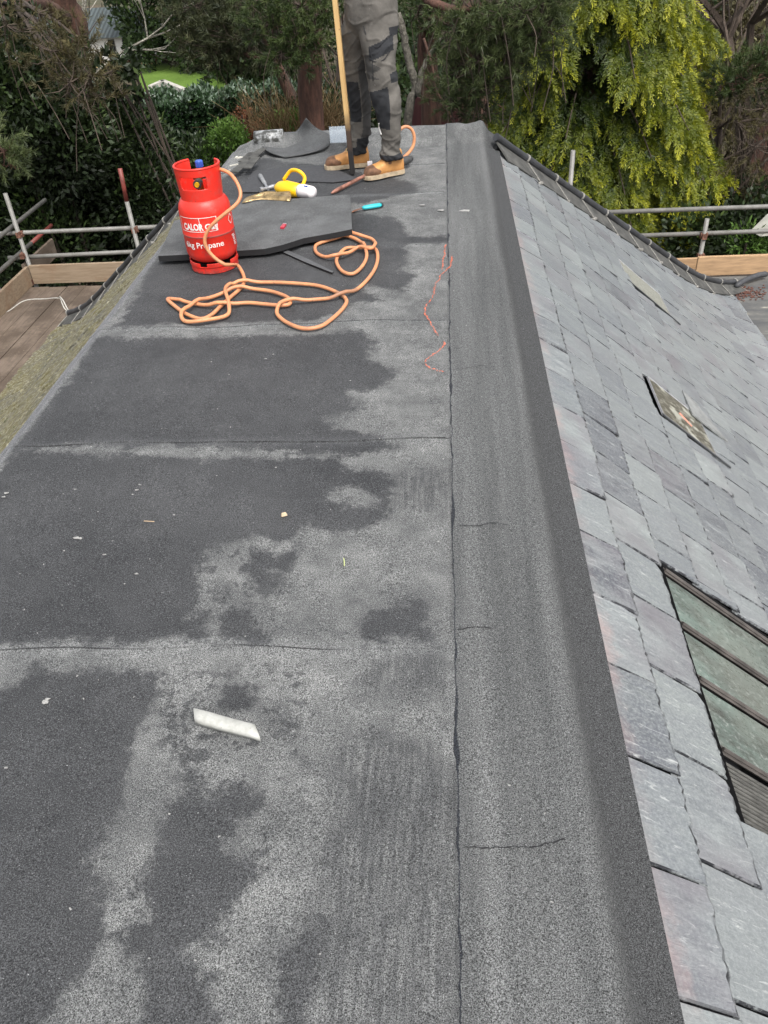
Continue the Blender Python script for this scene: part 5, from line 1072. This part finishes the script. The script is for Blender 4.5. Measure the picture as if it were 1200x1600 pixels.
# T3 veil of dark needles over the lawn
pads3 = [(305,10,18.5,.7),(330,75,18.2,.75),(350,30,18.5,.8),(385,60,18,.8),(395,15,18,.8),(350,88,18,.35),(300,50,18.6,.35)]
pine('scots_pine', 'large olive green pine hanging a veil of needles over the lawn', pads3, [([(-2.95, 19.4, GZ), (-3.1, 19.4, -3.2), (410, 40, 19.3), (380, -150, 19.3)], .12, .10), ([(350, 75, 19.2), (380, 82, 18.2), (398, 90, 17.9), (440, 92, 17.8)], .07, .035)], pn_o, bark_pine, L=.14, W=.008, dens=17, n_each=26, bare=4)
# T4 centre pine with a straight red brown trunk
pine('scots_pine', 'straight red brown pine trunk rising just left of the wooden batten', [(430,35,13.2,.45),(462,60,13.1,.42),(455,95,13.1,.28),(492,50,13.3,.28),(470,10,13.2,.42),(505,5,13.4,.3),(410,0,13.4,.4),(440,85,13,.3)],
     [([(-2.15, 14.2, GZ), (-2.12, 14.2, -4), (487, 190, 14.1), (484, 80, 14.1), (480, -60, 14.1)], .215, .18), ([(432, 60, 13.7), (430, 20, 13.7), (425, -60, 13.7)], .07, .06), ([(483, 65, 14.1), (495, 30, 13.8), (506, 24, 13.6)], .07, .085)], pn_g, bark_pine, L=.10, W=.005, dens=30, n_each=34, bare=1)
# T5 twisted grey trunk and the broken pine behind the legs
pine('broken_pine', 'broken pine trunk with a torn pale stub right of the trousers', [(655,10,15.5,.4),(690,20,15.4,.45)], [([(-.45, 16.2, GZ), (-.4, 16.2, -4), (674, 180, 16), (668, 100, 16), (668, 30, 16)], .20, .17), ([(668, 45, 15.8), (676, 30, 15.5), (700, 35, 15.2)], .09, .05)], pn_g, bark_pine, L=.10, W=.006, dens=26, n_each=30, bare=10)
pine('twisted_tree', 'grey lichened twisted trunk with a forked branch against the right trouser leg', [(700,75,14,.12)], [([(-.75, 14.6, GZ), (-.7, 14.5, -4), (638, 190, 14), (650, 140, 14), (640, 100, 14), (632, 60, 14), (622, 20, 14)], .080, .05), ([(652, 150, 13.9), (658, 115, 13.9), (672, 85, 13.9), (690, 58, 13.8)], .05, .02)], pn_g, barkm('lichen_bark', (.045, .040, .034), (.20, .185, .15), 9, (2, 2, 2)), L=.08, W=.004, dens=6, cat='tree', bare=16, group='trees beyond the roof')
# T6 right pine boughs hanging in front of the golden conifer
pads6 = [(712,45,9.3,.32),(745,20,9.2,.34),(780,45,9.1,.36),(815,20,9,.34),(850,35,8.9,.26),(835,70,9,.24),(790,85,9.1,.32),(750,95,9.2,.33),(715,105,9.4,.30),(745,140,9.3,.28),(775,130,9.2,.26),(705,150,9.5,.24),(760,175,9.4,.2),(800,120,9.1,.2),(870,10,8.9,.22),(725,178,9.5,.18),(850,0,8.9,.3)]
pine('scots_pine', 'grey green pine boughs hanging above the right corner of the felt roof', pads6, [([(.6, 11.8, GZ), (.6, 11.7, -4), (735, 120, 11), (730, 20, 10.5), (725, -100, 10.5)], .2, .16), ([(728, 10, 10.3), (760, 6, 9.4), (710, 14, 9.2), (672, 2, 9.2), (650, -12, 9.2)], .05, .03), ([(728, 60, 10.4), (790, 50, 9.4), (850, 30, 9.0)], .04, .015)], pn_gg, bark_pine, dens=44, n_each=34, bare=2)
b = B()
# dead hanging branches with red bark in front of the maroon shed
root = empty('dead_branch', atY(700, 190, 10.2), 'thin bare reddish branch curving down to the far roof edge', 'branch'); b.tube(catmull([atY(662, 60, 10.4), atY(675, 100, 10.3), atY(682, 140, 10.3), atY(700, 172, 10.2), atY(708, 192, 10.1)], 6), [.014]*10+[.011]*10+[.006]*5, 7)
for (a, c) in (((700,172),(722,186)), ((690,150),(712,160)), ((678,118),(700,140)), ((722,186),(745,180)), ((705,140),(770,165)), ((740,150),(790,172))):
    b.tube(catmull([atY(*a, 10.2), (atY(*a, 10.2)+atY(*c, 10.1))/2+[0, 0, .04], atY(*c, 10.1)], 4), .004, 5)
b.build('branch', bark_red, root, smooth=True)
#SPLIT
# ---- golden drooping conifer ------------------------------------------
def conifer(name, label, x0, y0, zb, ztop, rb, mat, nl, seed, spray_L=.36, leaf=.065, per=24, face=None, cat='conifer', group=None, dens=7.):
    rg = np.random.default_rng(seed); root = empty(name, (x0, y0, GZ), label, cat, group); b = B(); trunk_mesh(b, [(x0, y0, GZ), (x0+.1, y0, (GZ+ztop)/2), (x0, y0, ztop)], .24, .03, 10); b.build('trunk', bark_pine, root, smooth=True)
    SP, SD, SL, ST = [], [], [], []; lb = B(); cd_ = math.atan2(-y0, -x0)
    for i in range(nl):
        t = (i+.5)/nl; z = zb+(ztop-zb)*(t**1.05); a = rg.uniform(0, 2*math.pi) if face is None or rg.random() < .3 else cd_+rg.normal()*face
        rr = rb*(1-((z-zb)/(ztop-zb))**1.5*.92)*rg.uniform(.80, 1.12)*(1+.10*math.sin(a*3+z*2.2)); d = np.array([math.cos(a), math.sin(a), 0]); up_ = rg.uniform(.0, .35)
        P = [np.array([x0, y0, z])+d*rr*s+np.array([0, 0, up_*math.sin(s*2.6)*rr*.5-.42*rr*s**2.2]) for s in np.linspace(0, 1, 7)]
        lb.tube(P, list(np.linspace(.03, .006, 7)), 5, caps=False); sd_ = np.array([-d[1], d[0], 0])
        for s in np.linspace(.25, 1, max(4, int(rr*dens))):
            k = s*6; q = min(int(k), 5); c = P[q]+(P[q+1]-P[q])*(k-q); m_ = (P[q+1]-P[q]); m_ = m_/np.linalg.norm(m_)
            for sg in (-1, 1, 0):
                ln = .42*(1-.55*s)*rb/1.9 if sg else .12
                for w in (.35, .7, 1.):
                    p = c+(sd_*sg*.9+m_*.45)*ln*w+np.array([0, 0, -.14*w*ln]); dd = sd_*sg*.6+m_*.8+np.array([0, 0, -.5])+rg.normal(size=3)*.38
                    SP.append(p); SD.append(dd); SL.append(spray_L*rg.uniform(.6, 1.15)); ST.append((s**2.0)*.50+.10*w+rg.normal()*.11+.10*d[0]-.02)  # natural yellow tips; sunlit right side and dark inner gaps painted in
                    if not sg: break
    SP, SD, SL, ST = np.array(SP), unit(np.array(SD)), np.array(SL), np.array(ST); n = len(SP)
    fan = unit(np.cross(SD, rg.normal(size=(n, 3))*.35+np.array([0, 0, 1.])*.2+unit(np.cross(SD, [0, 0, 1.]))*.0+np.array([math.cos(cd_), math.sin(cd_), 0])*.9))
    Vs = []; Ts = []
    for j in range(per):
        u = (j//2+.6)/(per/2); sg = 1 if j % 2 else -1
        base = SP+SD*(SL*u)[:, None]+np.array([0, 0, -1.])*(SL*.22*u*u)[:, None]; dr = unit(SD*.8+fan*sg*(1.0-.5*u)+rg.normal(size=(n, 3))*.34+[0, 0, -.1])
        L = leaf*(1.25-.55*u)*rg.uniform(.75, 1.2, n); sd2 = unit(np.cross(dr, np.cross(SD, fan))+rg.normal(size=(n, 3))*.25)*(leaf*.12)
        Vs.append(np.stack([base-sd2*.4, base+dr*(L*.5)[:, None]+sd2, base+dr*L[:, None], base+dr*(L*.5)[:, None]-sd2], 1)); Ts.append(ST+.26*u**2)
    V = np.concatenate([v.reshape(-1, 3) for v in Vs]); T = np.clip(np.concatenate(Ts), 0, 1)
    fast('crown', V, np.arange(len(V)).reshape(-1, 4), mat, root, {'tint': ('FACE', T)}); lb.build('branches', twigm, root); print('conifer', len(T)); return root
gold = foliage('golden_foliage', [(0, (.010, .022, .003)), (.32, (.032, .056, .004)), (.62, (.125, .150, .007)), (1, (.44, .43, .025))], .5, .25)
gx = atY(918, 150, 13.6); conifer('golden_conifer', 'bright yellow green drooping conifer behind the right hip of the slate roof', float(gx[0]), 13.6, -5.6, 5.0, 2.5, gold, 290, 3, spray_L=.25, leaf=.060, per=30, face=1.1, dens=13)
# ---- woodland ------------------------------------------------------------
def bare_tree(label, px, Y, h, r0, seed, lean=0., mat=bark_dark, tw=twigm, name='bare_tree', levels=4, split=4, group='bare woodland trees', ztop=None, spread=.55):
    rg = random.Random(seed); g = atY(px, 300, Y); base = np.array([g[0], Y, GZ]); root = empty(name, base, label, 'bare tree', group); tb, bb = B(), B()
    def grow(p, d, L, r_, lv):
        pts = [p]; q = p.copy(); dd = d.copy()
        for k in range(3): dd = dd+np.array([rg.gauss(0, .13), rg.gauss(0, .13), rg.gauss(0, .08)+.02]); dd /= np.linalg.norm(dd); q = q+dd*L/3; pts.append(q)
        (tb if lv == 0 else bb).tube(pts, list(np.linspace(r_, r_*.62, 4)), 8 if lv == 0 else (5 if lv < 3 else 3), caps=False)
        if lv < levels:
            for k in range(split+(2 if lv == 0 else 0)):
                j = rg.choice([1, 2, 3, 3]) if lv else rg.choice([1, 2, 2, 3, 3]); nd = dd+np.array([rg.gauss(0, spread), rg.gauss(0, spread), rg.gauss(.05, spread*.6)]); nd /= np.linalg.norm(nd); grow(pts[j], nd, L*rg.uniform(.45, .7), r_*(.5 if lv else .38), lv+1)
    grow(base, np.array([lean, 0, 1.])/math.hypot(lean, 1), h, r0, 0)
    tb.build('trunk', mat, root, smooth=True); bb.build('branches', tw, root); return root
def wood_tree(label, px, py, Y, r_, nper, mat, L, W, seed, name='woodland_tree', cat='tree', group='woodland trees', n=9, sq=1.):
    c0 = atY(px, py, Y); cl = [(c0[0]+RNG.normal()*r_*.8, Y+RNG.normal()*r_*.5, c0[2]+RNG.normal()*r_*1.1*sq, r_*U(.45, .8)) for _ in range(n)]
    return shrub(name, label, cat, mat, cl, nper, L, W, group, base=(c0[0], Y, GZ))
darkc = foliage('far_conifer', [(0, (.010, .020, .006)), (.5, (.028, .052, .014)), (1, (.075, .12, .03))], .6, .15)
olive = foliage('woodland_leaf', [(0, (.030, .026, .012)), (.4, (.075, .062, .030)), (.75, (.14, .125, .055)), (1, (.26, .25, .12))], .7, .25)
fresh = foliage('fresh_leaf', [(0, (.03, .05, .010)), (.5, (.085, .13, .03)), (1, (.20, .27, .09))], .6, .3)
for i, (px, py, Y, r_) in enumerate(((262, 55, 58, 1.9), (300, 40, 57, 2.0), (345, 50, 55, 2.1), (395, 30, 52, 2.2), (450, 30, 50, 2.2), (285, -5, 60, 2.6), (370, -15, 58, 2.8))):
    wood_tree(('tall dark conifer beside the bungalow', 'dark green conifer at the far side of the lawn', 'dense conifer behind the lawn and the pine veil', 'dark conifer behind the hedge and the leaning pine limb', 'dark conifer glimpsed left of the central pine', 'tall conifer rising beyond the bungalow roof end', 'tall conifer at the back of the lawn')[i], px, py, Y, r_, 330, darkc, .34, .09, i, 'far_conifer', 'conifer', 'conifers round the lawn', 12, 1.4)
for i, (px, py, Y, r_, m_, lb_) in enumerate(((600, 20, 34, 2.2, darkc, 'dark evergreen tree directly behind the worker'), (680, 40, 36, 2.1, fresh, 'pale green leafed tree seen through the gap right of the worker'), (540, 60, 30, 1.6, darkc, 'dark evergreen behind the wooden batten'), (760, 60, 30, 2.2, darkc, 'dark tree behind the hanging pine boughs'), (820, 150, 24, 1.6, darkc, 'dark tree between the felt roof corner and the golden conifer'), (730, 170, 24, 1.2, darkc, 'low dark evergreen beyond the maroon shed'), (1130, 60, 44, 2.6, olive, 'olive brown woodland tree at the upper right'), (1210, 30, 40, 2.6, olive, 'speckled brown tree at the upper right edge'), (1170, 150, 36, 2.2, olive, 'brown leaved tree right of the golden conifer'), (1120, 230, 30, 1.6, olive, 'brownish thicket beside the golden conifer tips'), (1240, 210, 28, 2.0, olive, 'brown tree at the right edge above the maroon fence'), (880, -30, 30, 3, darkc, 'dark tree above the golden conifer'), (1040, -40, 46, 3.2, olive, 'tall brown tree behind the golden conifer top'))):
    wood_tree(lb_, px, py, Y, r_, 260 if m_ is not darkc else 330, m_, .22, .06, 40+i, n=13)
shrub('ivy_bush', 'dark ivy covered bush beyond the right scaffold rails', 'shrub', laurel, fill(40, lambda: (U(1040, 1260), U(325, 410), U(11.5, 13.5)), .35, .6), 2300, .09, .026)
shrub('green_shrub', 'light green needle leaved shrub at the right edge below the rails', 'shrub', limeg, fill(9, lambda: (U(1165, 1230), U(375, 425), U(10.8, 11.4)), .22, .36), 3200, .09, .012)
b = B(); q = atY(1190, 348, 10.9); b.slab([q+[-.12, 0, -.10], q+[.22, .1, -.12], q+[.24, .12, .12], q+[.05, .02, .10]], .2); tag(b.build('pale_stone', simple('pale_stone2', (.42, .41, .36), .9, .3, 6), None, origin=q), 'pale stone block seen between the rails at the right edge', 'stone')
for i, (px, Y, h, r0, ln, m_, lb_) in enumerate(((1168, 15., 5.2, .26, -.02, bark_red, 'thick reddish brown trunk with a veil of twigs near the right edge'), (1100, 21., 7.5, .20, .02, bark_dark, 'dark ivy clad trunk just right of the golden conifer'), (1140, 24., 8., .36, .16, bark_pine, 'leaning brown trunk at the top right'), (1215, 18., 6., .18, .1, bark_dark, 'slim dark bare tree at the right edge'), (1075, 26., 7., .14, -.1, bark_dark, 'thin bare tree half hidden by the golden conifer'), (1125, 17., 4.5, .09, .15, bark_dark, 'small bare tree crossing in front of the ivy clad trunk'))):
    bare_tree(lb_, px, Y, h, r0, 60+i, ln, m_)
bare_tree('pale barked bare birch in front of the bungalow roof', 165, 40., 6.5, .22, 91, .05, bark_birch, bark_birch, 'birch_tree', 3, 4)
bare_tree('fine twigged bare tree left of the birch at the top of the picture', 120, 30., 6., .16, 92, .1, bark_dark, twigm, levels=4)
bare_tree('bare tree with pale twigs behind the central pine', 520, 24., 5.5, .14, 93, .0, bark_dark, twigm)
pine('scots_pine', 'soft green pine spray hanging among the bare trees at the upper right', [(1150,110,13,.35),(1180,125,12.8,.4),(1130,135,13,.22),(1200,95,12.8,.35)], [([(7.2, 14.2, GZ), (7.0, 14.0, -3), (1290, 100, 13.5), (1230, 110, 13)], .2, .03)], pn_g, bark_pine, L=.11, W=.005, dens=26)
pine('scots_pine', 'brown hazy pine sprays hanging over the reddish trunk at the right edge', [(1150,190,12.5,.40),(1180,230,12.3,.5),(1130,250,12.6,.3),(1195,170,12.4,.4),(1150,300,12.4,.35),(1200,290,12.2,.4)], [([(8.2, 13.2, GZ), (8, 13, -3), (1330, 200, 12.8), (1250, 215, 12.5)], .2, .03)], pn_b, bark_pine, L=.11, W=.004, dens=9, n_each=24, bare=9)
# leaf litter and undergrowth on the woodland floor
n = 42000; P = np.stack([RNG.uniform(-34, 34, n), 10+60*RNG.random(n)**1.2, np.zeros(n)], 1); P[:, 2] = GZ+.25*np.sin(P[:, 0]*.13)*np.cos(P[:, 1]*.11)-.2+np.maximum(0, P[:, 0]-8)*.05*np.clip((P[:, 1]-12)/20, 0, 1)+RNG.random(n)**3*.9
q0 = at(290, 120, GZ); keep = ~((np.abs(P[:, 0]-q0[0]) < 7) & (P[:, 1] > 33)); P = P[keep]; n = len(P)
V, Fq = leaves(P, unit(RNG.normal(size=(n, 3))+[0, 0, .3]), .26, .07); tag(fast('undergrowth', V, Fq, olive, None, {'tint': ('FACE', RNG.random(n))}), 'brown leaf litter and undergrowth covering the woodland floor', kind='stuff')
#SPLIT
